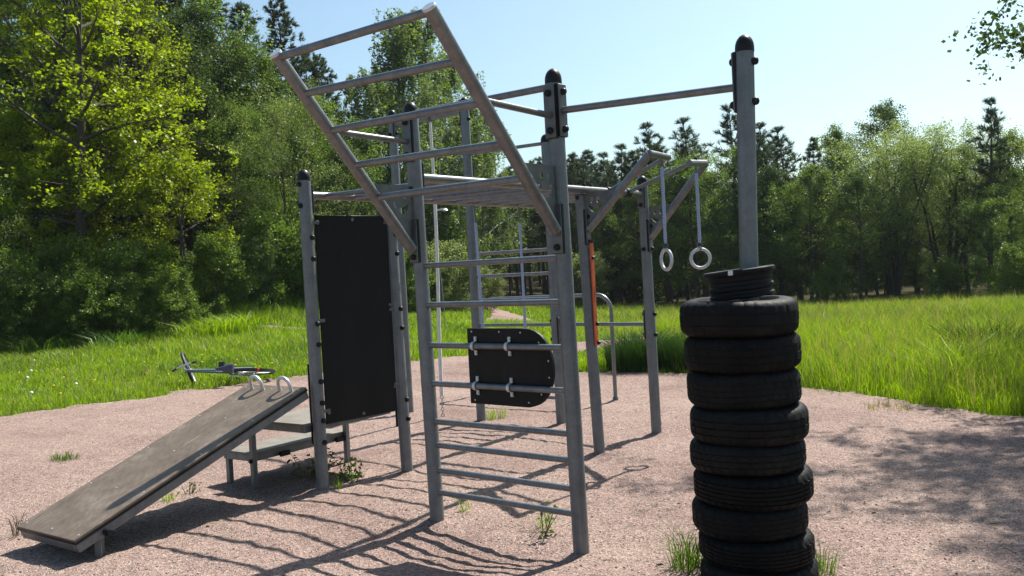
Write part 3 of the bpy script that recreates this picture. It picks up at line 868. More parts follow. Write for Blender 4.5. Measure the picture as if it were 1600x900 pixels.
rt0 = V3(-.831, 10.285, 3.37)
rp = thing('climbing_rope', 'thick white climbing rope hanging from the tallest bar down to the gravel', 'rope', rt0)
mb = MB(); pts = []; rs = []
for i in range(40):
    f = i / 39; z = 3.36 - 3.14 * f
    pts.append(V3(-.831 - .028 * f + .012 * math.sin(f * 5), 10.29 + .03 * f + .01 * math.sin(f * 4), z)); rs.append(.0165 + .005 * f + .0008 * math.sin(i * 1.7))
rs[0] = .012
mb.tube(pts, rs, 12); mb.build('rope', M['rope'], rp, rt0)
mb = MB()
for i in range(7):
    c = pts[-1] - ZX * (.012 + .034 * i); mb.torus(c, (V3(1, 0, 0) if i % 2 else V3(0, 1, 0)), .017, .0042, 14, 6)
mb.build('anchor_chain', M['plate'], rp, rt0)
mb = MB(); mb.torus(rt0 + V3(0, 0, .018), UX * -.3 + V3(.8, -.6, 0), .034, .008, 20, 8); mb.build('hanger', M['plate'], rp, rt0)

# ------------------------------------------------------------------ sit-up bench
bo = at('A', 0, du=.11, dv=.05)
ub = V3(-1.612, 6.873, .822); lb = ub + VX * 1.86 - ZX * .665
W = .70; dB = unit(lb - ub); nB = np.cross(UX, dB); nB = nB if nB[2] > 0 else -nB
be = thing('sit_up_bench', 'brown inclined sit-up board with two steel foot hoops leaning beside the left post', 'bench', V3(lb[0], lb[1], 0))
OB = V3(lb[0], lb[1], 0)
Lh = np.linalg.norm(lb - ub)
ctr = (ub + lb) / 2 + UX * W / 2
mb = MB(); mb.box(ctr - nB * .008, dB * Lh / 2, UX * W / 2, nB * .008, .0012); bd = mb.build('board', M['board'], be, OB)
mb = MB()
mb.box(ctr - nB * .0225, dB * (Lh / 2 + .002), UX * (W / 2 + .002), nB * .009); mb.build('board_underlay', M['cap'], bd, OB)
mb = MB(); cc = ctr - nB * .062
for s in (-1, 1): mb.box(cc + UX * s * (W / 2 - .022), dB * (Lh / 2 - .003), UX * .018, nB * .029, .003)
for s in (-1, 1): mb.box(cc + dB * s * (Lh / 2 - .021), dB * .018, UX * (W / 2 - .042), nB * .0285, .003)
mb.box(cc, dB * .02, UX * (W / 2 - .042), nB * .0285, .003)
mb.build('bench_frame', M['steel'], be, OB)
for s, dz in ((.065, 0), (W - .065, 0)):
    q = lb - dB * .17 + UX * s - nB * .09; mb = MB()
    mb.box(V3(q[0], q[1], (q[2] + .01 - .2) / 2), V3(.022, 0, 0), V3(0, .022, 0), ZX * (q[2] + .01 + .2) / 2, .002); mb.build('leg', M['steel'], be, OB)
mb = MB(); mb.lathe(lb - dB * .19 - nB * .07 - UX * .03, UX, [(.02, -.02), (.024, 0), (.024, .03), (.02, .05)], 14); mb.build('axle_end', M['cap'], be, OB)
for s in (.155, .49):
    c = ub + dB * .075 + UX * s; hr = .066; mb = MB(); pts = [c - UX * hr - nB * .03]
    up = unit(nB * .9 + ZX * .3)
    for i in range(0, 15):
        a = math.pi * i / 14; pts.append(c - UX * hr * math.cos(a) + up * (.045 + hr * math.sin(a)))
    pts.append(c + UX * hr - nB * .03); mb.tube(pts, .0135, 14); mb.build('foot_hoop', M['alu'], be, OB)
rg = np.random.default_rng(2)
for i in range(5):
    for s in (.035, W / 2, W - .035):
        c = lb - dB * (.05 + (Lh - .1) * i / 4) + UX * s
        mb = MB(); mb.lathe(c, nB, [(.008, -.002), (.007, .002), (.003, .003)], 8); mb.build('screw_head', M['alu'], bd, OB)
# bracket on the post that carries the top of the bench
mb = MB(); mb.box(at('A', .80, du=.058), UX * .005, VX * .03, ZX * .19, .001); P(mb, 'bracket', M['cap'], PO['A'])
mb = MB(); mb.box(at('A', .50, du=.058), UX * .005, VX * .03, ZX * .13, .001); P(mb, 'bracket', M['cap'], PO['A'])
mb = MB(); mb.box(at('B', .50, du=.058), UX * .005, VX * .03, ZX * .13, .001); P(mb, 'bracket', M['cap'], PO['B'])

# ------------------------------------------------------------------ step platform (two decks)
A0 = at('A', 0); 
def sp(u, v, z): return V3(A0[0], A0[1], 0) + UX * u + VX * v + ZX * z
so = sp(.5, -.4, 0)
st = thing('step_platform', 'low two-level steel step with grey board decks behind the sit-up board', 'step', so)
def deck(name, u0, u1, v0, v1, z, mt):
    c = sp((u0 + u1) / 2, (v0 + v1) / 2, z)
    hu, hv = abs(u1 - u0) / 2, abs(v1 - v0) / 2
    mb = MB(); mb.box(c - ZX * .008, UX * hu, VX * hv, ZX * .008, .002); d_ = mb.build(name, M['deck'], st, so)
    mb = MB()
    for s in (-1, 1):
        mb.box(c - ZX * .043 + UX * s * (hu - .018), UX * .015, VX * (hv - .003), ZX * .027, .002)
        mb.box(c - ZX * .043 + VX * s * (hv - .018), UX * (hu - .036), VX * .015, ZX * .0265, .002)
    mb.build('deck_frame', M['steel'], d_, so)
deck('upper_deck', .055, .70, .10, -.86, .535, 0)
deck('lower_deck', .62, 1.0, .16, -.88, .28, 0)
for u, v, z in ((.60, .17, .465), (.60, -.84, .465), (.965, .13, .21), (.965, -.85, .21)):
    mb = MB(); c = sp(u, v, (z - .2) / 2); mb.box(c, UX * .021, VX * .021, ZX * (z + .2) / 2, .002); mb.build('leg', M['steel'], st, so)
for v in (.17, -.86):
    mb = MB(); mb.lathe(sp(.60, v, .225), VX, [(.017, 0), (.017, .035), (.009, .045)], 12); mb.build('bolt_cap', M['cap'], st, so)
mb = MB(); mb.box(sp(.603, -.15, .222), UX * .012, VX * .05, ZX * .02, .003); mb.build('corner_plate', M['cap'], st, so)
mb = MB(); mb.box(sp(.603, -.78, .222), UX * .012, VX * .06, ZX * .02, .003); mb.build('corner_plate', M['cap'], st, so)

# ------------------------------------------------------------------ tyres round the right-hand post
def tyre(name, label, c, Ro, w, tilt, seed, tread):
    rg = random.Random(seed); nseg = 144
    c = np.asarray(c, float); c0 = c - ZX * w / 2
    ax = unit(V3(math.sin(tilt[0]), math.sin(tilt[1]), 1)); mb0 = MB(); x, y_ = mb0.ring_frame(ax)
    h = w / 2; Ri = Ro * .60
    prof = [(Ri, -h * .62), (Ri + .012, -h * .80), (Ri + .05, -h * .97), (Ro - .055, -h * 1.0), (Ro - .03, -h * .93), (Ro - .014, -h * .80), (Ro - .006, -h * .66)]
    gro = rg.choice(([-.45, -.15, .15, .45], [-.38, 0, .38], [-.5, -.25, 0, .25, .5], [-.3, .3]))
    p1, p2, gd = rg.choice((3, 4, 4, 5)), rg.choice((4, 6, 8)), rg.uniform(.004, .008)
    for g in gro:
        prof += [(Ro - .001, h * (g - .045)), (Ro - gd, h * (g - .032)), (Ro - gd, h * (g + .032)), (Ro - .001, h * (g + .045))]
    prof += [(Ro - .006, h * .66), (Ro - .014, h * .80), (Ro - .03, h * .93), (Ro - .055, h * 1.0), (Ro - .09, h * .985), (Ri + .012, h * .80), (Ri, h * .62)]
    V = []; F = []; m_ = len(prof)
    ph = rg.random() * 6
    for i in range(nseg):
        t = 2 * math.pi * i / nseg
        for j, (r, z) in enumerate(prof):
            az = abs(z) / h; rr_ = r; tt = t + tread * z * 1.2
            if .5 < az < .95 and r > Ro - .04 and i % p1 == 0: rr_ -= .0065
            if az <= .5 and (i + (1 if z > 0 else 0)) % p2 == 0 and r > Ro - .004: rr_ -= .006
            rr_ += .0035 * math.sin(2 * t + ph) + .0015 * math.sin(5 * t + ph)
            V.append(c + ax * (z + .003 * math.sin(3 * t + ph)) + rr_ * (math.cos(tt) * x + math.sin(tt) * y_))
    for i in range(nseg):
        k2 = (i + 1) % nseg
        for j in range(m_ - 1): F.append((i * m_ + j, k2 * m_ + j, k2 * m_ + j + 1, i * m_ + j + 1))
    mb = MB(); mb.add(V, F)
    o_ = mb.build(name, M['rubber'], None, c0, 32)
    return tag(o_, label, 'tyre', 'tyres stacked round the right-hand post')
ycen = 4.553
TY = [  # top z, bottom z, cx, dia, label
    (1.432, 1.258, 1.131, .590, 'topmost black tyre, the one carrying the bare rim'),
    (1.258, 1.082, 1.141, .572, 'second black tyre from the top of the stack, under the widest topmost one'),
    (1.082, .903, 1.138, .568, 'third black tyre from the top of the stack'),
    (.903, .733, 1.154, .588, 'fourth black tyre from the top, shifted right of the one above it'),
    (.733, .583, 1.142, .577, 'fifth black tyre from the top, the thin one in the middle of the stack'),
    (.583, .420, 1.163, .586, 'sixth black tyre from the top, sticking out to the right with a lit shoulder'),
    (.420, .262, 1.140, .577, 'seventh black tyre from the top, shifted left over the grass-fringed ones'),
    (.262, .115, 1.163, .572, 'eighth black tyre from the top, with a grass tuft at its left side'),
    (.115, -.040, 1.175, .580, 'lowest black tyre of the stack, partly sunk in the gravel')]
for i, (za, zb, cx, dia, lab) in enumerate(TY):
    rg = random.Random(40 + i)
    tyre('tyre', lab, V3(cx + .006, ycen + rg.uniform(-.015, .015), (za + zb) / 2), dia / 2, (za - zb) * 1.035, (rg.uniform(-.012, .012), rg.uniform(-.012, .012)), i, rg.choice((-1, 1)) * .25)
# bare black rim tilted on top
c = V3(1.155, ycen + .0, 1.512)
ax = unit(V3(-.085, .022, 1))
mb = MB(); prof = []
for r, z in ((.128, -.072), (.172, -.074), (.179, -.068), (.179, -.056), (.171, -.050), (.170, -.036), (.178, -.030), (.181, -.022), (.180, -.012), (.171, -.006), (.170, .010), (.177, .016), (.177, .030), (.181, .040), (.192, .046), (.196, .052), (.196, .066), (.190, .071), (.178, .068), (.165, .03), (.155, -.03), (.128, -.05), (.128, -.072)):
    prof.append((r * .90, z))
mb.lathe(c, ax, prof, 72, caps=False)
rim = mb.build('wheel_rim', M['rimblack'], None, c - ZX * .075, 30)
tag(rim, 'bare black wheel rim lying tilted on the topmost tyre round the post', 'wheel rim')
mb = MB(); mb.box(c + V3(-.085, -.155, .055), V3(.010, -.007, 0), V3(.004, .006, 0), ZX * .012, .002); w_ = mb.build('balance_weight', M['alu'], None, c - ZX * .075)
w_.parent = rim; w_.location = (0, 0, 0)

# ------------------------------------------------------------------ bicycle lying in the grass
bl = V3(-4.86, 14.8, 0)
bk = thing('bicycle', 'pale blue bicycle lying on its side in the grass by the gravel edge', 'bicycle', bl)
fw = unit(V3(-1, .10, .02)); up = unit(V3(.05, -.97, .20)); up = unit(up - fw * (up @ fw)); lf = np.cross(up, fw)
BB = bl + V3(.08, .18, .16)
def bp(x, y_, z): return BB + fw * x + lf * y_ + up * (z - .28)
def bt(mb, pts, r, n=10): mb.tube([bp(*p) for p in pts], r, n)
mb = MB()
hd, hd2, sc_, bbp, rax = (.50, 0, .78), (.54, 0, .66), (-.14, 0, .76), (0, 0, .28), (-.44, 0, .33)
bt(mb, [hd, (-.12, 0, .70)], .019); bt(mb, [hd2, bbp], .022); bt(mb, [sc_, bbp], .017); bt(mb, [(.485, 0, .82), (.545, 0, .645)], .021)
for s in (-1, 1):
    bt(mb, [(-.13, .02 * s, .72), (-.44, .065 * s, .33)], .011, 8); bt(mb, [(0, .03 * s, .28), (-.44, .065 * s, .33)], .012, 8)
mb.build('bike_frame', M['bikeframe'], bk, bl)
def wheel(name, ctr, axis, parent, knobs=False):
    mb = MB(); mb.torus(ctr, axis, .313, .026, 56, 10); tyre_ = mb.build(name, M['bikeblack'], parent, bl)
    mb = MB(); mb.torus(ctr, axis, .292, .010, 48, 8); mb.build('wheel_rim', M['alu'], tyre_, bl)
    mb = MB(); d_ = unit(axis); x, y_ = mb.ring_frame(d_)
    for i in range(28):
        a = 2 * math.pi * i / 28; s = (-1) ** i
        mb.tube([ctr + d_ * .022 * s, ctr + .292 * (math.cos(a) * x + math.sin(a) * y_)], .0016, 4)
    mb.lathe(ctr - d_ * .04, d_, [(.014, 0), (.022, .008), (.014, .02), (.014, .06), (.022, .072), (.014, .08)], 12)
    mb.build('spokes', M['alu'], tyre_, bl)
    return tyre_
rw = bp(*rax); w1 = wheel('rear_wheel', rw, lf, bk)
# steering turned so that the front wheel stands up
sa = unit(bp(.485, 0, .82) - bp(.545, 0, .645))
ang = R(-66); lf2 = lf * math.cos(ang) + np.cross(sa, lf) * math.sin(ang)
fk0 = bp(.545, 0, .645); fwd2 = np.cross(lf2, sa)
if True:
    fc = fk0 - sa * .36 + fwd2 * .045
fc_low = fc[2] - .337
w2 = wheel('front_wheel', fc, lf2, bk)
mb = MB()
for s in (-1, 1): mb.tube([fk0 + lf2 * .045 * s, fk0 - sa * .15 + lf2 * .052 * s, fc + lf2 * .055 * s], [.014, .013, .009], 8)
mb.tube([fk0 + lf2 * .05, fk0 - lf2 * .05], .014, 8)
mb.build('fork', M['bikeframe'], bk, bl)
mb = MB(); mb.box(fc + fwd2 * .2 + lf2 * .008, fwd2 * .03, lf2 * .004, sa * .014); mb.build('reflector', M['amber'], w2, bl)
hb = bp(.485, 0, .82) + sa * .15
mb = MB(); mb.tube([bp(.485, 0, .82), hb, hb + fwd2 * .07], .013, 8)
pts = [hb + fwd2 * .07 + lf2 * t + fwd2 * (-.25 * abs(t) ** 1.5) for t in np.linspace(-.20, .20, 11)]
mb.tube(pts, .012, 8); hbo = mb.build('handlebar', M['alu'], bk, bl)
for s in (0, -1):
    e1, e2 = (pts[0], pts[2]) if s == 0 else (pts[-1], pts[-3]); mb = MB(); mb.tube([e1, e2], .017, 10); mb.build('grip', M['bikeblack'], hbo, bl)
# saddle
mb = MB(); sctr = bp(-.19, 0, .92); 
sec = [(-.15, .075, .028), (-.12, .085, .034), (-.05, .07, .032), (.03, .035, .026), (.10, .024, .02), (.14, .016, .012)]
V = []; F = []
for x_, wy, hz in sec:
    for k in range(12):
        a = 2 * math.pi * k / 12; V.append(sctr + fw * x_ + lf * wy * math.cos(a) + up * hz * math.sin(a))
for i in range(len(sec) - 1):
    for k in range(12): F.append((i * 12 + k, i * 12 + (k + 1) % 12, (i + 1) * 12 + (k + 1) % 12, (i + 1) * 12 + k))
F += [tuple(range(12))[::-1], tuple(60 + k for k in range(12))]
mb.add(V, F); sad = mb.build('saddle', M['saddle'], bk, bl, 60)
mb = MB(); bt(mb, [sc_, (-.18, 0, .90)], .0135); mb.build('seat_post', M['alu'], bk, bl)
# crank set
mb = MB(); cr = bp(0, -.06, .28); mb.lathe(cr, -lf, [(.09, 0), (.092, .002), (.092, .004), (.03, .006), (.02, .012)], 32); mb.build('chainring', M['bikeblack'], bk, bl)
cd = unit(fw * .9 - up * .35); cd = unit(cd - lf * (cd @ lf))
for s, yy in ((1, -.085), (-1, .085)):
    b0_ = bp(0, yy, .28); e_ = b0_ + cd * .17 * s
    mb = MB(); mb.tube([b0_, e_], .011, 8); co = mb.build('crank', M['alu'], bk, bl)
    pc = e_ + lf * math.copysign(.055, yy); mb = MB(); x_ = fw; z_ = up
    for q in (-1, 1):
        mb.box(pc + up * .03 * q, fw * .045, lf * .045, up * .006); mb.box(pc + fw * .04 * q, fw * .006, lf * .045, up * .03)
    mb.tube([e_, pc], .006, 6); mb.build('pedal', M['bikeblack'], co, bl)
mb = MB(); mb.tube([bp(0, -.06, .28 + .09), bp(-.44, -.055, .33 + .04)], .005, 6); mb.tube([bp(0, -.06, .28 - .09), bp(-.44, -.055, .33 - .04)], .005, 6); mb.build('chain', M['bikeblack'], bk, bl)
# rear rack and mudguard with red lamp
mb = MB()
pts = [rw + (fw * math.cos(a) + up * math.sin(a)) * .355 for a in np.linspace(R(20), R(200), 22)]
for i in range(len(pts) - 1): mb.box((pts[i] + pts[i + 1]) / 2, (pts[i + 1] - pts[i]) / 2 * 1.06, lf * .026, unit(np.cross(pts[i + 1] - pts[i], lf)) * .0015)
for s in (-1, 1): mb.tube([rw + lf * .075 * s, rw - fw * .02 + lf * .07 * s + up * .39], .005, 6)
for s in (-1, 0, 1): mb.tube([rw + up * .40 + fw * .18 + lf * .05 * s, rw + up * .40 - fw * .20 + lf * .055 * s], .005, 6)
mb.build('mudguard', M['bikeblack'], bk, bl)
mb = MB(); mb.lathe(rw - fw * .22 + up * .38, -fw, [(.022, 0), (.022, .015), (.012, .022)], 12); mb.build('tail_lamp', M['red'], bk, bl)

# ------------------------------------------------------------------ lamp post beyond the frame
lp = V3(-2.35, 30.5, float(base_h(-2.35, 30.5)))
la = thing('park_lamp', 'thin dark park lamp with a short side arm standing by the bushes beyond the frame', 'lamp post', lp)
tl_ = lp + V3(-.17, 0, 3.72)
mb = MB(); mb.tube([lp - ZX * .2, lp + (tl_ - lp) * .35, lp + (tl_ - lp) * .37, tl_], [.062, .058, .042, .038], 12); mb.build('pole', M['lamp'], la, lp)
mb = MB(); mb.tube([tl_ - ZX * .06, tl_ + V3(.12, 0, .02), tl_ + V3(.36, 0, .05)], [.03, .03, .035], 10); mb.lathe(tl_ + V3(.40, 0, -.02), ZX, [(.10, 0), (.11, .03), (.05, .08), (.02, .10)], 14); mb.build('lamp_head', M['alu'], la, lp)

# ------------------------------------------------------------------ vegetation
class Veg:
    def __init__(s): s.mb = MB(); s.P = []; s.D = []
    def leaf(s, p, spread, n, rng, d=None):
        q = np.asarray(p)[None] + rng.normal(size=(n, 3)) * spread; s.P.append(q)

def leaves(P_, size, rng, up=.8, aspect=.62, var=.35):
    n = len(P_)
    nr = rng.normal(size=(n, 3)); nr[:, 2] += up; nr /= np.linalg.norm(nr, axis=1)[:, None]
    t = rng.normal(size=(n, 3)); t -= nr * (t * nr).sum(1)[:, None]; t /= np.linalg.norm(t, axis=1)[:, None]
    b = np.cross(nr, t); L = size * (1 + var * (rng.random(n) * 2 - 1)); W = L * aspect
    L = L[:, None]; W = W[:, None]
    V = np.stack([P_ - t * L / 2, P_ + b * W / 2 - t * L * .05, P_ + t * L / 2, P_ - b * W / 2 - t * L * .05], 1)
    return V

def needles(T, Dn, n, L, w, rng, spread=.9):
    """tufts of thin needle-like quads: T tips, Dn directions"""
    m_ = len(T); d = Dn[:, None] + rng.normal(size=(m_, n, 3)) * spread * .6
    d /= np.linalg.norm(d, axis=2)[..., None]
    s = rng.normal(size=(m_, n, 3)); s -= d * (s * d).sum(2)[..., None]; s /= np.linalg.norm(s, axis=2)[..., None]
    l = L * (.6 + .6 * rng.random((m_, n, 1))); st_ = T[:, None] - Dn[:, None] * L * .6 * rng.random((m_, n, 1))
    V = np.stack([st_ - s * w / 2, st_ + s * w / 2, st_ + d * l + s * w / 4, st_ + d * l - s * w / 4], 2)
    return V.reshape(-1, 4, 3)

def quads(name, V, material):
    return np_mesh(name, V.reshape(-1, 3), 4, np.arange(len(V) * 4), material)

def rot_about(v, ax, a):
    ax = unit(ax); return v * math.cos(a) + np.cross(ax, v) * math.sin(a) + ax * (ax @ v) * (1 - math.cos(a))

def perp(d, rng):
    a = rng.normal(size=3); a -= d * (a @ d); return unit(a)

def branch(p, d, L, r, nseg, rng, wob=.18, curve=0.0):
    pts = [np.array(p, float)]; d = unit(d)
    for i in range(nseg):
        d = unit(d + rng.normal(size=3) * wob + ZX * curve)
        pts.append(pts[-1] + d * L / nseg)
    return pts, d

def decid(seed, H, Rc, cb=.25, n1=26, n2=6, n3=4, k=40, size=.09, spread=.16, trunk_r=.14, prof='round', elev=(15, 65), droop=0.0, lean=0.0, up=.8, stems=1, strands=False, aspect=.62):
    rng = np.random.default_rng(seed); T = MB(); leafP = []
    for s_ in range(stems):
        a0 = rng.random() * 6.28
        base = V3(math.cos(a0), math.sin(a0), 0) * (.12 * (stems > 1) * rng.random())
        d0 = unit(V3(math.cos(a0) * .16 * (stems > 1) + lean, math.sin(a0) * .16 * (stems > 1), 1))
        ns = 9; pts, d = branch(base - ZX * .15, d0, H * .93, 0, ns, rng, .045)
        tr = trunk_r / math.sqrt(stems); rs = [tr * (1.25 if i == 0 else 1 - .88 * i / ns) for i in range(ns + 1)]
        T.tube(pts, rs, 9, caps=False)
        A = np.array(pts); zz = A[:, 2]
        m1 = max(4, n1 // stems)
        for i in range(m1):
            f = (i + rng.random() * .8) / m1
            z = H * (cb + (.93 - cb) * f); j = min(np.searchsorted(zz, z), ns) ; j = max(j, 1)
            t_ = np.clip((z - zz[j - 1]) / max(zz[j] - zz[j - 1], 1e-6), 0, 1); p = A[j - 1] + (A[j] - A[j - 1]) * t_
            if prof == 'round': w = math.sin(math.pi * min(.08 + .86 * f, 1)) ** .6
            elif prof == 'egg': w = math.sin(math.pi * (.06 + .9 * f) ** .75) ** .7
            elif prof == 'cone': w = (1 - f) ** .8 * .9 + .12
            elif prof == 'fan': w = .45 + .55 * math.sin(math.pi * (f * .7 + .1))
            az = a0 + i * 2.39996 + rng.normal() * .35
            el = R(elev[0] + (elev[1] - elev[0]) * f + rng.normal() * 9)
            L = Rc * w * rng.uniform(.7, 1.15)
            dr = V3(math.cos(az) * math.cos(el), math.sin(az) * math.cos(el), math.sin(el))
            r1 = tr * .42 * (1 - .6 * f)
            bp_, bd = branch(p, dr, L, r1, 5, rng, .13, .04 - droop * .1)
            T.tube(bp_, [r1, r1 * .8, r1 * .62, r1 * .45, r1 * .3, r1 * .15], 5, caps=False)
            B_ = np.array(bp_)
            for q in range(n2):
                g = .28 + .72 * (q + rng.random()) / n2; x_ = g * 5; jj = min(int(x_), 4); p2 = B_[jj] + (B_[jj + 1] - B_[jj]) * (x_ - jj)
                dd_ = unit(B_[jj + 1] - B_[jj]); d2 = unit(rot_about(dd_, perp(dd_, rng), R(rng.uniform(25, 65))) + ZX * (.15 - droop * .4))
                L2 = L * .5 * (1.15 - .6 * g) * rng.uniform(.7, 1.3) + .12
                r2 = r1 * .3
                cp, cd_ = branch(p2, d2, L2, r2, 3, rng, .2, .03 - droop * .25)
                T.tube(cp, [r2, r2 * .7, r2 * .5, r2 * .25], 3, caps=False)
                C_ = np.array(cp)
                for w3 in range(n3):
                    h_ = (w3 + rng.random()) / n3; xx = h_ * 3; j3 = min(int(xx), 2); p3 = C_[j3] + (C_[j3 + 1] - C_[j3]) * (xx - j3)
                    if strands:
                        L3 = rng.uniform(.4, 1.5); m_ = int(k * L3)
                        tt = rng.random(m_); off = rng.normal(size=2) * .12
                        q3 = p3[None] + np.stack([off[0] * tt + .05 * rng.normal(size=m_), off[1] * tt + .05 * rng.normal(size=m_), -L3 * tt], -1)
                        leafP.append(q3)
                        T.tube([p3, p3 + V3(off[0] * .5, off[1] * .5, -L3 * .5), p3 + V3(off[0], off[1], -L3)], [.006, .005, .003], 3, caps=False)
                    else:
                        d3 = unit(rot_about(cd_, perp(cd_, rng), R(rng.uniform(20, 70)))); L3 = L2 * .45 * rng.uniform(.6, 1.2)
                        e3 = p3 + d3 * L3
                        m_ = max(3, int(k * rng.uniform(.3, 1.5)))
                        tt = rng.random(m_) ** .7
                        leafP.append(p3[None] + d3[None] * L3 * tt[:, None] + rng.normal(size=(m_, 3)) * spread * np.array([1, 1, .6]))
    Pl = np.concatenate(leafP)
    return T, leaves(Pl, size, rng, up, aspect)

def pine(seed, H, cb=.45, Rc=1.3, whorl=.42, nb=6, L=.17, w=.02, nn_=12, trunk_r=.1, up0=25, dens=5, lean=0.0, top_open=True, dead=True):
    rng = np.random.default_rng(seed); T = MB()
    ns = 10; pts, d = branch(V3(0, 0, -.15), V3(lean, 0, 1), H, 0, ns, rng, .02)
    T.tube(pts, [trunk_r * (1.15 - 1.08 * i / ns) for i in range(ns + 1)], 8, caps=False)
    A = np.array(pts); zz = A[:, 2]
    tips = []; dirs = []
    def at_z(z):
        j = max(1, min(np.searchsorted(zz, z), ns)); t_ = np.clip((z - zz[j - 1]) / max(zz[j] - zz[j - 1], 1e-6), 0, 1); return A[j - 1] + (A[j] - A[j - 1]) * t_
    z = H * cb
    if dead:
        for i in range(12):
            p = at_z(H * rng.uniform(.06, cb)); az = rng.random() * 6.28
            bp_, _ = branch(p, V3(math.cos(az), math.sin(az), -.1), rng.uniform(.3, .9), 0, 2, rng, .15); T.tube(bp_, [.012, .008, .003], 3, caps=False)
    while z < H * .985:
        f = (z / H - cb) / (1 - cb)
        wl = Rc * min(1, .5 + 1.6 * f) * (1 - f) ** .75 * 1.15 + .12
        n_ = rng.integers(nb - 2, nb + 1); a0 = rng.random() * 6.28
        for i in range(n_):
            az = a0 + 6.283 * i / n_ + rng.normal() * .2; el = R(up0 * (.2 + 1.1 * f) + rng.normal() * 8)
            Lb_ = wl * rng.uniform(.6, 1.15)
            dr = V3(math.cos(az) * math.cos(el), math.sin(az) * math.cos(el), math.sin(el))
            bp_, bd = branch(at_z(z), dr, Lb_, 0, 4, rng, .10, .07)
            r1 = .018 * (1 - .6 * f) + .004; T.tube(bp_, [r1, r1 * .75, r1 * .5, r1 * .35, r1 * .2], 3, caps=False)
            B_ = np.array(bp_); tips.append(B_[-1]); dirs.append(unit(bd + ZX * .4))
            m_ = int(dens * Lb_ / Rc * 2.2) + 1
            for q in range(m_):
                g = .25 + .75 * rng.random(); xx = g * 4; jj = min(int(xx), 3); p2 = B_[jj] + (B_[jj + 1] - B_[jj]) * (xx - jj)
                dd_ = unit(B_[jj + 1] - B_[jj]); d2 = unit(rot_about(dd_, perp(dd_, rng), R(rng.uniform(35, 70))) * np.array([1, 1, .5]) + ZX * .25)
                L2 = Lb_ * .38 * (1.1 - .5 * g) * rng.uniform(.6, 1.2) + .05
                e = p2 + d2 * L2; T.tube([p2, e], [.006, .003], 3, caps=False)
                for h_ in (.45, .75, 1.0): tips.append(p2 + d2 * L2 * h_); dirs.append(unit(d2 + ZX * .3))
        z += whorl * rng.uniform(.75, 1.2) * (1.1 - .45 * f)
    tips.append(A[-1]); dirs.append(ZX)
    return T, needles(np.array(tips), np.array(dirs), nn_, L, w, rng)

PROTO = {}; TOPZ = {}
def proto(name, tree, leafm, barkm, parts=('trunk', 'crown')):
    T, LV = tree
    me_t = bpy.data.meshes.new(parts[0]); me_t.from_pydata(T.v, [], T.f); me_t.polygons.foreach_set('use_smooth', [True] * len(me_t.polygons)); me_t.materials.append(M[barkm])
    PROTO[name] = (me_t, quads(parts[1], LV, M[leafm]), parts); TOPZ[name] = float(np.percentile(LV[..., 2], 99.7))
def plant(pk, oname, label, cat, x, y, s=1.0, group=None, rz=None, z=None, sz=None, tilt=0.0):
    me_t, me_c, parts = PROTO[pk]
    if z is None: z = float(ground_h(np.array([x]), np.array([y]))[0])
    t = thing(oname, label, cat, (x, y, z - .03), group)
    rng_ = random.Random(int(x * 971 + y * 577))
    t.rotation_euler = (tilt * rng_.uniform(-1, 1), tilt * rng_.uniform(-1, 1), rng_.uniform(0, 6.28) if rz is None else rz)
    t.scale = (s, s, sz or s)
    link(parts[0], me_t, t); link(parts[1], me_c, t)
    return t

proto('maple', decid(1, 13.5, 4.3, .22, 28, 6, 3, 34, .135, .12, .24, 'egg', (0, 55), up=1.5, aspect=.8), 'leaf_maple', 'bark')
proto('maple_b', decid(2, 14.5, 4.0, .28, 26, 6, 3, 32, .135, .12, .24, 'round', (5, 60), up=1.5, aspect=.8), 'leaf_maple', 'bark')
proto('maple_small', decid(3, 7.2, 3.2, .30, 22, 6, 4, 26, .12, .13, .17, 'round', (0, 50), up=1.4, stems=2, aspect=.8), 'leaf_maple', 'bark')
proto('maple_thin', decid(4, 16, 3.4, .30, 24, 5, 3, 15, .13, .10, .17, 'egg', (25, 70), up=1.2, aspect=.8), 'leaf_maple', 'bark')
proto('willow', decid(5, 8.2, 2.9, .10, 34, 6, 4, 38, .085, .16, .13, 'round', (10, 70), stems=3, aspect=.4), 'leaf_grey', 'bark')
proto('alder', decid(6, 10, 2.8, .16, 32, 6, 4, 32, .095, .16, .13, 'egg', (10, 60)), 'leaf_mid', 'bark')
proto('alder_b', decid(7, 8.6, 2.6, .12, 30, 6, 4, 30, .09, .16, .11, 'fan', (25, 75), stems=3), 'leaf_mid', 'bark')
proto('dark_broadleaf', decid(8, 11, 3.0, .16, 34, 6, 4, 34, .10, .17, .14, 'egg', (5, 60)), 'leaf_dark', 'bark')
proto('birch', decid(9, 13.6, 3.3, .14, 46, 7, 5, 26, .10, .1, .13, 'egg', (30, 66), droop=.2, strands=True, aspect=.7), 'leaf_birch', 'barkbirch')
proto('broad_goat_willow', decid(10, 8.4, 3.6, .30, 40, 7, 4, 34, .085, .14, .30, 'fan', (35, 75), stems=6, aspect=.6), 'leaf_pale', 'bark')
proto('bush', decid(12, 1.9, 1.25, .06, 40, 5, 4, 22, .07, .08, .03, 'round', (10, 70), stems=7), 'leaf_pale', 'bark', ('stems', 'foliage'))
proto('bush_dark', decid(13, 2.3, 1.4, .05, 40, 5, 4, 24, .08, .09, .035, 'round', (0, 70), stems=6), 'leaf_mid', 'bark', ('stems', 'foliage'))
proto('pine', pine(20, 9.5, .40, 1.35, .50, L=.17, w=.017, nn_=14, dens=4), 'needle', 'barkpine')
proto('pine_b', pine(21, 8.5, .45, 1.2, .48, L=.17, w=.017, nn_=14, dens=4), 'needle', 'barkpine')
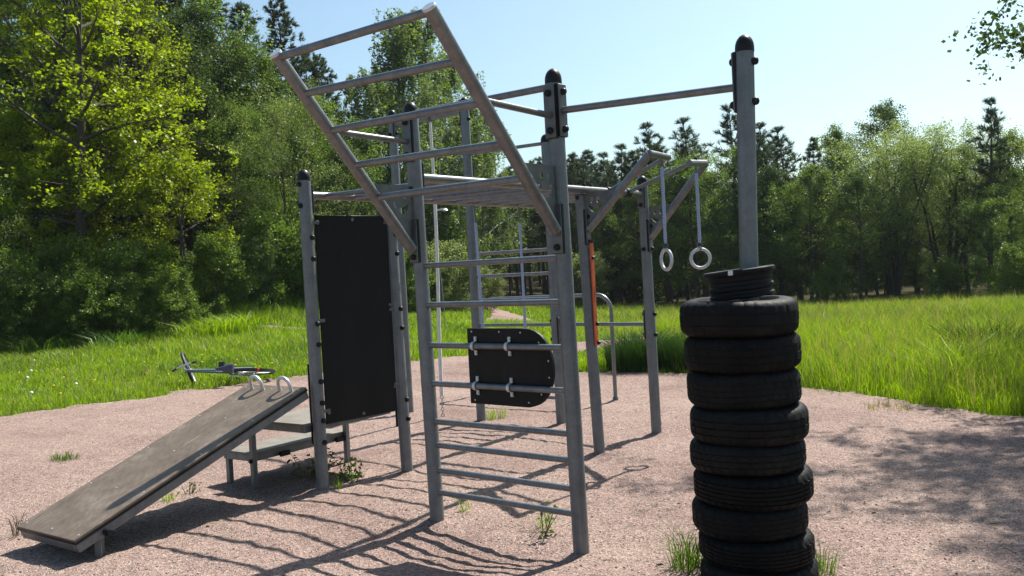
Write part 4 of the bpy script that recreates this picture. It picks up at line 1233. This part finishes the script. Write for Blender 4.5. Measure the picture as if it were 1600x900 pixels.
proto('pine_young', pine(22, 7.4, .14, 1.45, .52, nb=6, L=.16, w=.015, nn_=18, up0=38, dens=2.6, lean=-.03), 'needle2', 'barkpine')
proto('pine_tall', pine(23, 14.5, .35, 2.4, .5, nb=6, L=.2, w=.02, nn_=16, trunk_r=.16, dens=6, up0=20), 'needle', 'barkpine')
proto('spruce', pine(24, 13.5, .12, 2.2, .44, nb=7, L=.16, w=.022, nn_=13, trunk_r=.14, up0=4, dens=7), 'needle', 'barkpine')
proto('overhang_birch', decid(30, 10.5, 4.3, .33, 54, 7, 6, 66, .064, .085, .13, 'round', (-5, 60), droop=.5, aspect=.75), 'leaf_over', 'barkbirch')

def fx(px, d): return (px - 800) / 1407.7 * d
def tree_at(pk, oname, label, px, d, ty, w=1.0, group=None, rz=None):
    """a tree whose top stands at about row ty of the 1600x900 photograph; w widens it"""
    yh_ = 418.5 - .0531 * (px - 800); px = px + (.0531 * (yh_ - ty) if px > 300 else 0)
    x = fx(px, d); zt = 1.65 + (418.5 - .0531 * (px - 800) - ty) / 1407.7 * d
    s_ = (zt - float(ground_h(np.array([x]), np.array([d]))[0])) / TOPZ[pk]
    return plant(pk, oname, label, 'tree', x, d, s_ * w, group, rz, sz=s_)

# left wood, front row
tree_at('maple', 'maple_tree', 'tall bright yellow-green maple with a dark trunk near the left edge of the wood', 130, 27.5, -130, 1.0, rz=.4)
tree_at('maple_b', 'maple_tree', 'yellow-green maple at the far left, behind and left of the tallest bright one', 62, 30, -200, 1.0, rz=2.0)
tree_at('maple_small', 'maple_tree', 'low two-stemmed maple with the brightest sunlit leaves, left of the black wall panel', 285, 27.0, 215, 1.0, rz=1.0)
tree_at('maple_thin', 'maple_tree', 'thin tall maple with sparse young leaves against the conifers', 222, 31, -90, .9, rz=.2)
tree_at('maple_small', 'maple_tree', 'sunlit maple filling the gap between the bright tall maples', 205, 29.5, 110, .95, rz=3.4)
tree_at('maple_b', 'maple_tree', 'leafy bright maple closing the gap right of the tallest one', 255, 30, -30, .9, rz=4.4)
tree_at('maple_small', 'maple_tree', 'low sunlit maple in front of the far left trunks', 95, 28, 190, 1.0, rz=5.2)
tree_at('maple_small', 'maple_tree', 'low sunlit maple at the very left of the wood', 15, 28.5, 150, 1.0, rz=2.6)
tree_at('willow', 'willow_tree', 'pale green tree cut by the left edge of the picture', -95, 23.5, 120, .75, rz=1.1)
tree_at('dark_broadleaf', 'broadleaf_tree', 'tall dark broadleaf rising behind the thin sparse maple', 312, 35, 10, 1.1, rz=1.9)
tree_at('alder', 'alder_tree', 'tall alder between the conifers and the grey-green willow', 372, 36, 70, 1.1, rz=3.1)
tree_at('willow', 'willow_tree', 'grey-green willow behind the low bright maple, left of the leaning ladder', 428, 31, 135, .95, rz=.3)
tree_at('alder', 'alder_tree', 'dark green alder behind the leaning ladder top', 485, 36, 150, 1.0, rz=2.3)
tree_at('alder_b', 'alder_tree', 'mid-green alder right of the grey-green willow, behind the black wall panel', 530, 36, 190, 1.0, rz=.9)
tree_at('alder', 'alder_tree', 'green alder between the grey-green willow and the low bright maple', 352, 32, 160, 1.0, rz=4.0)
G1 = 'conifers behind the left wood'
for px, d, ty, w, pk, lab in ((300, 38, -30, 1.35, 'pine_tall', 'dark pine showing behind the thin sparse maple'), (345, 40, -8, 1.35, 'pine_tall', 'dark heavy-crowned pine right of the thin sparse maple'),
                          (392, 39, 12, 1.15, 'pine_tall', 'dark pine between the heavy-crowned pine and the pointed spruce'), (450, 41, 2, 1.05, 'spruce', 'pointed spruce standing clear against the sky left of the leaning ladder'),
                          (518, 43, 90, 1.1, 'spruce', 'short pointed conifer peeping out between the ladder rungs left of the weeping birch'), (250, 40, -60, 1.0, 'spruce', 'tall spruce hidden among the bright maples'),
                          (478, 42, 70, 1.15, 'pine_tall', 'pine just right of the pointed spruce'), (545, 45, 120, .8, 'pine_tall', 'low dark pine at the left flank of the tall weeping birch'),
                          (170, 37, -60, 1.0, 'pine_tall', 'dark pine behind the tall bright maple'), (90, 38, -60, 1.0, 'pine_tall', 'dark pine behind the far left maples'), (20, 36, -60, 1.0, 'spruce', 'dark spruce behind the trees at the left edge')):
    tree_at(pk, 'pine_tree' if pk != 'spruce' else 'spruce_tree', lab, px, d, ty, w, G1)
G2 = 'broadleaf trees deep in the left wood'
rr = random.Random(8)
for i, px in enumerate((-60, 0, 55, 105, 150, 200, 240, 290, 330, 380, 440, 500, 545)):
    tree_at(('dark_broadleaf', 'alder')[i % 2], 'broadleaf_tree', 'shaded broadleaf tree deep in the dark left wood', px + rr.uniform(-12, 12), 33 + (i % 3) * 3.5, (rr.uniform(-120, 40) if px < 300 else rr.uniform(60, 150) + max(0, px - 330) * .5), 1.0, G2)
# weeping birches
tree_at('birch', 'birch_tree', 'tall weeping birch framed by the leaning ladder', 645, 42, 22, 1.35, rz=.7)
tree_at('birch', 'birch_tree', 'lower weeping birch whose hanging twigs show right of the tallest posts', 735, 46, 165, 1.3, rz=2.9)
tree_at('birch', 'birch_tree', 'weeping birch half hidden left of the tall framed birch', 590, 46, 110, 1.1, rz=4.1)
tree_at('birch', 'birch_tree', 'weeping birch behind the right flank of the tall framed birch', 690, 47, 85, 1.1, rz=5.3)
tree_at('alder_b', 'alder_tree', 'green alder below the weeping birches behind the near ladder', 690, 41, 280, 1.0, rz=4.1)
tree_at('dark_broadleaf', 'broadleaf_tree', 'dark tree between the black wall panel and the weeping birch', 580, 39, 240, 1.0, rz=.5)

# central pine stand: bare trunks behind the far path
G3 = 'pines in the stand behind the far path'
rr = random.Random(4)
for i in range(56):
    px = 700 + (i * 340 / 56.0) + rr.uniform(-6, 6); d = rr.choice((52, 55, 58, 62, 66, 70)) + rr.uniform(-1, 1)
    tree_at(('pine', 'pine_b')[i % 2], 'pine_tree', 'slender bare-stemmed pine in the stand behind the far gravel path', px, d, rr.uniform(245, 320) - (22 if px > 880 else 0), 1.1, G3)
# right of centre: broadleaf and pines
G4 = 'mixed trees behind the rings'
for px, d, ty, w, pk, lab in ((960, 51, 224, 1.25, 'pine_young', 'small pine spire left of the ring arms'), (1035, 49, 190, 1.25, 'pine_young', 'pine spire rising just above the nearer ring arm'),
                          (935, 53, 237, 1.25, 'pine_young', 'small pine spire above the middle post'), (905, 54, 254, 1.25, 'pine_young', 'low pine spire right of the near ladder post'),
                          (1092, 47, 184, 1.25, 'pine_young', 'open-topped pine right of the ring arms'), (1145, 46, 160, 1.25, 'pine_young', 'tallest pine spire left of the tyre post'),
                          (1000, 48, 262, 1.0, 'alder', 'green alder behind the middle post'), (1045, 46, 255, 1.0, 'alder_b', 'green alder behind the edge-on ring'),
                          (1085, 45, 245, 1.0, 'alder', 'green alder behind the ring facing the viewer'), (1130, 43, 235, 1.0, 'alder_b', 'alder with sunlit leaves left of the tyre post'),
                          (1160, 44, 225, 1.0, 'dark_broadleaf', 'dark broadleaf right behind the tyre post'), (1065, 49, 230, 1.0, 'dark_broadleaf', 'dark broadleaf between the two rings'),
                          (960, 50, 320, 1.1, 'alder_b', 'low green alder behind the orange strip')):
    tree_at(pk, 'pine_tree' if 'pine' in pk else ('alder_tree' if 'alder' in pk else 'broadleaf_tree'), lab, px, d, ty, w, G4)
rr = random.Random(21)
for i in range(16):
    px = 1160 + i * 30 + rr.uniform(-10, 10)
    tree_at(('dark_broadleaf', 'alder_b', 'alder')[i % 3], 'broadleaf_tree', 'low shaded tree closing the foot of the right-hand wood', px, rr.uniform(39, 47), rr.uniform(285, 345), 1.25, 'low trees at the foot of the right-hand wood')
G5 = 'trees along the right-hand wood edge'
for px, d, ty, w, pk, nm, lab in ((1190, 42, 192, 1.25, 'pine_young', 'pine_tree', 'dark pine just right of the tyre post'), (1213, 43, 190, 1.25, 'pine_young', 'pine_tree', 'second dark pine right of the tyre post'),
                          (1240, 41, 197, 1.25, 'pine_young', 'pine_tree', 'dark pine before the first tall broadleaf on the right'), (1268, 43, 215, 1.0, 'pine', 'pine_tree', 'dark pine with a bare stem left of the round pale crown'),
                          (1210, 40, 262, 1.1, 'dark_broadleaf', 'broadleaf_tree', 'dark broadleaf low behind the tyre rim'), (1258, 38, 258, 1.1, 'alder', 'broadleaf_tree', 'dark green tree filling the wood right of the tyres'),
                          (1308, 41, 195, .9, 'alder', 'broadleaf_tree', 'slim broadleaf at the left flank of the round pale crown'), (1375, 45, 162, 1.0, 'dark_broadleaf', 'broadleaf_tree', 'dark top peeping over the round pale crown'),
                          (1385, 38, 188, 1.25, 'broad_goat_willow', 'willow_tree', 'broad many-stemmed willow with a round pale crown'), (1470, 37, 198, 1.2, 'broad_goat_willow', 'willow_tree', 'many-stemmed willow between the round pale crown and the young pine'),
                          (1537, 34.5, 152, .95, 'pine_young', 'pine_tree', 'young open pine with whorled branches at the right'), (1505, 38, 225, 1.0, 'dark_broadleaf', 'broadleaf_tree', 'dark tree behind the young open pine'),
                          (1575, 36, 205, 1.0, 'alder', 'broadleaf_tree', 'green tree right of the young open pine'), (1640, 34, 165, 1.0, 'broad_goat_willow', 'willow_tree', 'willow cut by the right edge of the picture'),
                          (1335, 36.5, 265, 1.1, 'dark_broadleaf', 'broadleaf_tree', 'shaded tree in front of the round pale crown'), (1560, 33, 290, 1.2, 'alder_b', 'broadleaf_tree', 'low many-stemmed tree at the foot of the young pine'),
                          (1425, 41, 230, 1.1, 'dark_broadleaf', 'broadleaf_tree', 'dark tree between the two many-stemmed willows'), (1300, 44, 240, 1.1, 'dark_broadleaf', 'broadleaf_tree', 'dark tree behind the slim broadleaf'), (1450, 45, 220, 1.1, 'alder', 'broadleaf_tree', 'green tree behind the many-stemmed willows')):
    tree_at(pk, nm, lab, px, d, ty, w, G5)
# overhanging birch whose crown casts the shade on the right-hand gravel
plant('overhang_birch', 'birch_tree', 'birch leaning in over the top right corner and shading the gravel', 'tree', 9.15, 9.75, .98, rz=.6)

# bushes
G6 = 'bushes along the wood edge'
for px, d, s, pk, lab in ((712, 35, 1.12, 'bush', 'pale sunlit bush behind the ropes'), (668, 34, 1.0, 'bush', 'pale bush right of the white rope foot'), (630, 33, .95, 'bush_dark', 'bush seen between the black wall panel and the near ladder'),
                          (762, 39, .75, 'bush', 'small bush at the right end of the pale ones by the far path'), (915, 47, 1.15, 'bush', 'small pale bush behind the middle post'), (590, 35, .9, 'bush', 'pale bush behind the panel post'),
                          (455, 31, 1.1, 'bush_dark', 'green bush left of the black wall panel'), (425, 30, 1.0, 'bush_dark', 'green bush at the end of the fern bank'), (395, 29.5, .9, 'bush', 'pale bush right of the low bright maple'),
                          (340, 28, .8, 'bush_dark', 'dark bush under the low bright maple'), (245, 26.8, .75, 'bush_dark', 'dark bush right of the leaning maple trunks'), (205, 26.3, .85, 'bush_dark', 'dark bush between the maple trunks'),
                          (160, 26, .8, 'bush_dark', 'bush at the foot of the tall bright maple'), (105, 26, .9, 'bush_dark', 'bush left of the tall bright maple'), (45, 25.5, .85, 'bush_dark', 'bush at the foot of the far left maple'), (0, 25, .9, 'bush', 'pale bush at the left edge'),
                          (20, 24.2, .7, 'bush_dark', 'dark low bush in front of the far left maple'), (85, 24.6, .65, 'bush_dark', 'dark low bush before the leaning trunks'), (140, 24.6, .7, 'bush_dark', 'dark low bush in front of the tall bright maple'), (190, 25.0, .6, 'bush_dark', 'low bush at the grass edge below the maple trunks'), (270, 25.8, .6, 'bush_dark', 'low bush before the two-stemmed maple'),
                          (500, 33, 1.1, 'bush', 'pale bush behind the panel'), (545, 34, 1.0, 'bush_dark', 'dark bush behind the panel'),
                          (1170, 39, .7, 'bush_dark', 'low bush behind the tyre rim'), (1300, 36, .6, 'bush_dark', 'low bush at the wood edge right of the tyres'), (1480, 34, .6, 'bush_dark', 'low bush left of the young open pine'), (1590, 31, .7, 'bush_dark', 'low bush at the right edge')):
    plant(pk, 'bush', lab, 'bush', fx(px, d), d, s, G6)

# far wood that reads as one mass behind the trees
rng = np.random.default_rng(77)
n = 620
xx = rng.uniform(-62, 62, n); dd_ = rng.uniform(0, 22, n)
yy = np.where(xx < -4, 40, np.where(xx < 6, 68, 50)) + dd_ + rng.normal(size=n)
LV = []
for x_, y_, dq in zip(xx, yy, dd_):
    h = rng.uniform(5.0, 7.5) if x_ > -4 else (rng.uniform(7, 11) if x_ < -14 else rng.uniform(5, 7.5))
    m_ = 900; f = rng.random(m_) ** 1.15; rad = 1.7 * np.sin(np.pi * (.08 + .88 * f)) ** .7 * np.sqrt(rng.random(m_)); a = rng.random(m_) * 6.283
    LV.append(np.stack([x_ + rad * np.cos(a), y_ + rad * np.sin(a), base_h(x_, y_) + h * f], -1))
LV = leaves(np.concatenate(LV), .26, rng, .6)
structure(link('far_wood', quads('far_wood', LV, M['leaf_dark'])), 'stuff')

# ------------------------------------------------------------------ tufts and weeds
def tuft(name, label, x, y, n, h, r, w, material='grass', cat='grass tuft', group='grass tufts on the gravel', lean=.8, seed=0):
    rng = np.random.default_rng(seed + int(abs(x) * 100))
    a = rng.random(n) * 6.283; q = r * np.sqrt(rng.random(n)); px, py = q * np.cos(a), q * np.sin(a)
    V = blades(px, py, np.zeros(n), h * (.45 + .65 * rng.random(n)), np.full(n, w) * (.7 + .6 * rng.random(n)), rng, lean)
    out = q / r * .5 * h; V[:, 4, 0] += out * np.cos(a); V[:, 4, 1] += out * np.sin(a)
    z = float(ground_h(np.array([x]), np.array([y]))[0])
    o_ = link(name, blade_mesh(name, V, M[material]), None, (x, y, z)); return tag(o_, label, cat, group)
tuft('grass_tuft', 'long-bladed grass tuft at the left foot of the tyre stack', .86, 4.78, 150, .27, .10, .0050, 'grass_dark', seed=1)
tuft('grass_tuft', 'short grass tuft at the right foot of the tyre stack', 1.53, 4.62, 60, .17, .06, .005, 'grass_dark', seed=2)
tuft('grass_tuft', 'lone grass tuft on open gravel at the far left', -4.5, 8.84, 160, .10, .13, .005, 'grass_dark', seed=3)
tuft('grass_tuft', 'dry grass tuft left of the lower end of the sit-up board', -3.45, 6.12, 26, .20, .07, .004, 'stem', seed=4)
tuft('grass_tuft', 'small grass tuft below the rounded black board', -.26, 10.05, 70, .16, .12, .006, seed=5)
tuft('grass_tuft', 'sparse yellowish grass patch on the gravel near the right meadow', 3.78, 9.17, 120, .09, .22, .005, 'grass_dry', seed=6)
tuft('grass_tuft', 'thin weed tuft inside the near ladder by its right post', .13, 5.75, 24, .20, .05, .006, seed=7)
tuft('grass_tuft', 'few grass blades inside the near ladder by its left post', -.40, 6.22, 16, .14, .04, .005, seed=8)
tuft('grass_tuft', 'low grass tuft beside the middle of the sit-up board shadow', -2.70, 6.83, 40, .07, .05, .005, seed=9)
tuft('grass_tuft', 'tiny grass tuft in front of the left panel post', -1.42, 6.95, 20, .13, .03, .005, seed=10)
tuft('tall_grass_clump', 'dark tall grass clump between the far post and the path', 1.95, 14.0, 2200, .62, .55, .009, 'clump', 'grass clump', 'tall grass clumps beside the path', .5, 11)
tuft('tall_grass_clump', 'tall green grass clump right of the far post', 2.7, 13.5, 2000, .60, .50, .009, 'clump', 'grass clump', 'tall grass clumps beside the path', .5, 12)
tuft('tall_grass_clump', 'tall grass clump behind the middle post, beside the path mouth', 1.12, 14.3, 400, .22, .3, .009, 'grass', 'grass clump', 'tall grass clumps beside the path', .5, 13)
tuft('tall_grass_clump', 'broad-bladed arching grass clump at the right meadow edge', 5.0, 10.3, 160, .62, .28, .013, 'grass', 'grass clump', 'tall grass clumps beside the path', 1.1, 14)
tuft('tall_grass_clump', 'dark upright grass clump deep in the right meadow', 6.4, 12.2, 900, .62, .6, .009, 'clump', 'grass clump', 'tall grass clumps beside the path', .5, 15)
for i, (px, d, lab) in enumerate(((345, 25.5, 'bright fern-like growth on the bank left of the panel'), (310, 25, 'fern-like growth left of the brightest bank plants'), (375, 26, 'fern-like growth right of the brightest bank plants'), (180, 23.5, 'tall weeds at the wood edge below the maples'), (60, 23.5, 'tall weeds at the left wood edge'))):
    tuft('fern_clump', lab, fx(px, d), d, 300, .62, .7, .022, 'grass' if i < 3 else 'grass_dark', 'fern', 'fern clumps along the bank', .9, 20 + i)

# leafy weed beside the left panel post: broad leaves on stems
def weed(name, label, x, y, n, h, r, size, seed, stems=6):
    rng = np.random.default_rng(seed); T = MB(); z = float(ground_h(np.array([x]), np.array([y]))[0]); PP = []
    for i in range(stems):
        a = rng.random() * 6.28; q = r * rng.random() ** .5
        b = V3(q * math.cos(a) * .5, q * math.sin(a) * .5, -.02); hh_ = h * rng.uniform(.5, 1)
        pts, d = branch(b, V3(math.cos(a) * .35, math.sin(a) * .35, 1), hh_, 0, 4, rng, .1); T.tube(pts, [.004, .0035, .003, .0025, .0015], 4, caps=False)
        A = np.array(pts); m_ = n // stems; t = rng.random(m_) * 3.99; j = t.astype(int); PP.append(A[j] + (A[j + 1] - A[j]) * (t - j)[:, None] + rng.normal(size=(m_, 3)) * .028)
    t_ = thing(name, label, 'weed', (x, y, z), 'weeds round the frame')
    me = bpy.data.meshes.new('stems'); me.from_pydata(T.v, [], T.f); me.materials.append(M['stem']); link('stems', me, t_)
    link('leaves', quads('leaves', leaves(np.concatenate(PP), size, rng, 1.2, .5), M['weed']), t_)
weed('leafy_weed', 'dark leafy weed growing left of the panel post under the step', -1.72, 7.42, 240, .33, .19, .042, 1, 14)
weed('leafy_weed', 'bright leafy weed growing right of the left panel post', -1.40, 7.35, 130, .20, .16, .045, 2, 9)
weed('leafy_weed', 'reddish dock weed in front of the sit-up board shadow', -2.62, 7.05, 40, .13, .06, .03, 3, 6)
weed('leafy_weed', 'small leafy weed inside the near ladder', .10, 5.66, 40, .22, .05, .04, 4, 3)

# dandelions in the left meadow
rg = np.random.default_rng(9)
mbd = MB(); mbd.lathe((0, 0, 0), ZX, [(.004, 0), (.019, .004), (.02, .009), (.012, .014), (.002, .015)], 8)
fl = None
k = 0
while k < 46:
    d = rg.uniform(11.5, 23); x_ = fx(rg.uniform(0, 640), d); y_ = d
    if in_pad(np.array([x_]), np.array([y_]))[0] or in_path(np.array([x_]), np.array([y_]))[0]: continue
    z_ = float(base_h(x_, y_)) + float(meadow_height(np.array([x_]), np.array([y_]))[0]) * .95 + .03
    if fl is None:
        me = bpy.data.meshes.new('dandelion'); me.from_pydata([(p[0], p[1], p[2]) for p in mbd.v], [], mbd.f); me.materials.append(M['yellow'])
        st_ = MB(); st_.tube([(0, 0, -.22), (0, 0, .002)], .003, 5); st_.add(mbd.v, mbd.f)
        me = bpy.data.meshes.new('dandelion'); me.from_pydata(st_.v, [], st_.f); me.materials.append(M['yellow'])
        me2 = bpy.data.meshes.new('dandelion'); s2 = MB(); s2.tube([(0, 0, -.22), (0, 0, .0)], .003, 5); s2.lathe((0, 0, -.005), ZX, [(.003, 0), (.018, .008), (.024, .022), (.018, .036), (.004, .045)], 10); me2.from_pydata(s2.v, [], s2.f); me2.materials.append(M['white']); fl = 1
    w = rg.random() < .15
    o_ = link('dandelion', me2 if w else me, None, (x_, y_, z_)); s = rg.uniform(.7, 1.1); o_.scale = (s, s, 1)
    tag(o_, 'white dandelion seed head in the left-hand grass' if w else 'yellow dandelion flower in the left-hand grass', 'flower', 'dandelion seed heads in the grass' if w else 'yellow dandelions in the grass'); k += 1

# ------------------------------------------------------------------ air
mb = MB(); mb.box((0, 45, 14), (75, 0, 0), (0, 62, 0), (0, 0, 17.0))
m, nt, b = mat('air'); nt.nodes.remove(b)
pv = nt.nodes.new('ShaderNodeVolumePrincipled'); pv.inputs['Color'].default_value = (.82, .90, 1.0, 1); pv.inputs['Density'].default_value = .0002; pv.inputs['Anisotropy'].default_value = .35
nt.links.new(pv.outputs[0], nt.nodes['Material Output'].inputs['Volume'])
hz = structure(mb.build('haze', m), 'stuff')

# ------------------------------------------------------------------ camera, light, sky
cam = bpy.data.cameras.new('camera'); co = bpy.data.objects.new('camera', cam); COL.objects.link(co)
pi_, ro = R(1.282), R(3.0427)
f_ = V3(0, math.cos(pi_), -math.sin(pi_)); u0 = V3(0, math.sin(pi_), math.cos(pi_)); r0 = V3(1, 0, 0)
r_ = math.cos(ro) * r0 - math.sin(ro) * u0; u_ = math.sin(ro) * r0 + math.cos(ro) * u0
co.matrix_world = Matrix(((r_[0], u_[0], -f_[0], 0), (r_[1], u_[1], -f_[1], 0), (r_[2], u_[2], -f_[2], 1.65), (0, 0, 0, 1)))
cam.sensor_width = 36; cam.lens = 1407.7 * 36 / 1600; cam.clip_start = .05; cam.clip_end = 3000
sc.camera = co

AZ, EL = 49.5, 53.5
sl = bpy.data.lights.new('sun', 'SUN'); sl.energy = 5.0; sl.angle = R(.53); sl.color = (1.0, .955, .88)
so_ = bpy.data.objects.new('sun', sl); COL.objects.link(so_)
sd = Vector((math.cos(R(AZ)) * math.cos(R(EL)), math.sin(R(AZ)) * math.cos(R(EL)), math.sin(R(EL))))
so_.rotation_euler = sd.to_track_quat('Z', 'Y').to_euler(); so_.location = sd * 30
wd = bpy.data.worlds.new('World'); sc.world = wd; wd.use_nodes = True
nt = wd.node_tree; bg = nt.nodes['Background']
sky = nt.nodes.new('ShaderNodeTexSky'); sky.sky_type = 'NISHITA'; sky.sun_disc = False
sky.sun_elevation = R(EL); sky.sun_rotation = R(90 - AZ); sky.altitude = 50; sky.air_density = 1.0; sky.dust_density = 2.0; sky.ozone_density = .7
tint = nt.nodes.new('ShaderNodeMix'); tint.data_type = 'RGBA'; tint.blend_type = 'MULTIPLY'; tint.inputs[0].default_value = 1
nt.links.new(sky.outputs['Color'], tint.inputs[6]); tint.inputs[7].default_value = (.92, 1.07, 1.06, 1)
nt.links.new(tint.outputs[2], bg.inputs['Color']); bg.inputs['Strength'].default_value = .078
sc.view_settings.view_transform = 'Standard'; sc.view_settings.look = 'None'; sc.view_settings.exposure = .98; sc.view_settings.gamma = 1
sc.render.engine = 'CYCLES'; sc.cycles.max_bounces = 6; sc.cycles.diffuse_bounces = 3; sc.cycles.transmission_bounces = 4; sc.cycles.glossy_bounces = 3
sc.cycles.use_denoising = True
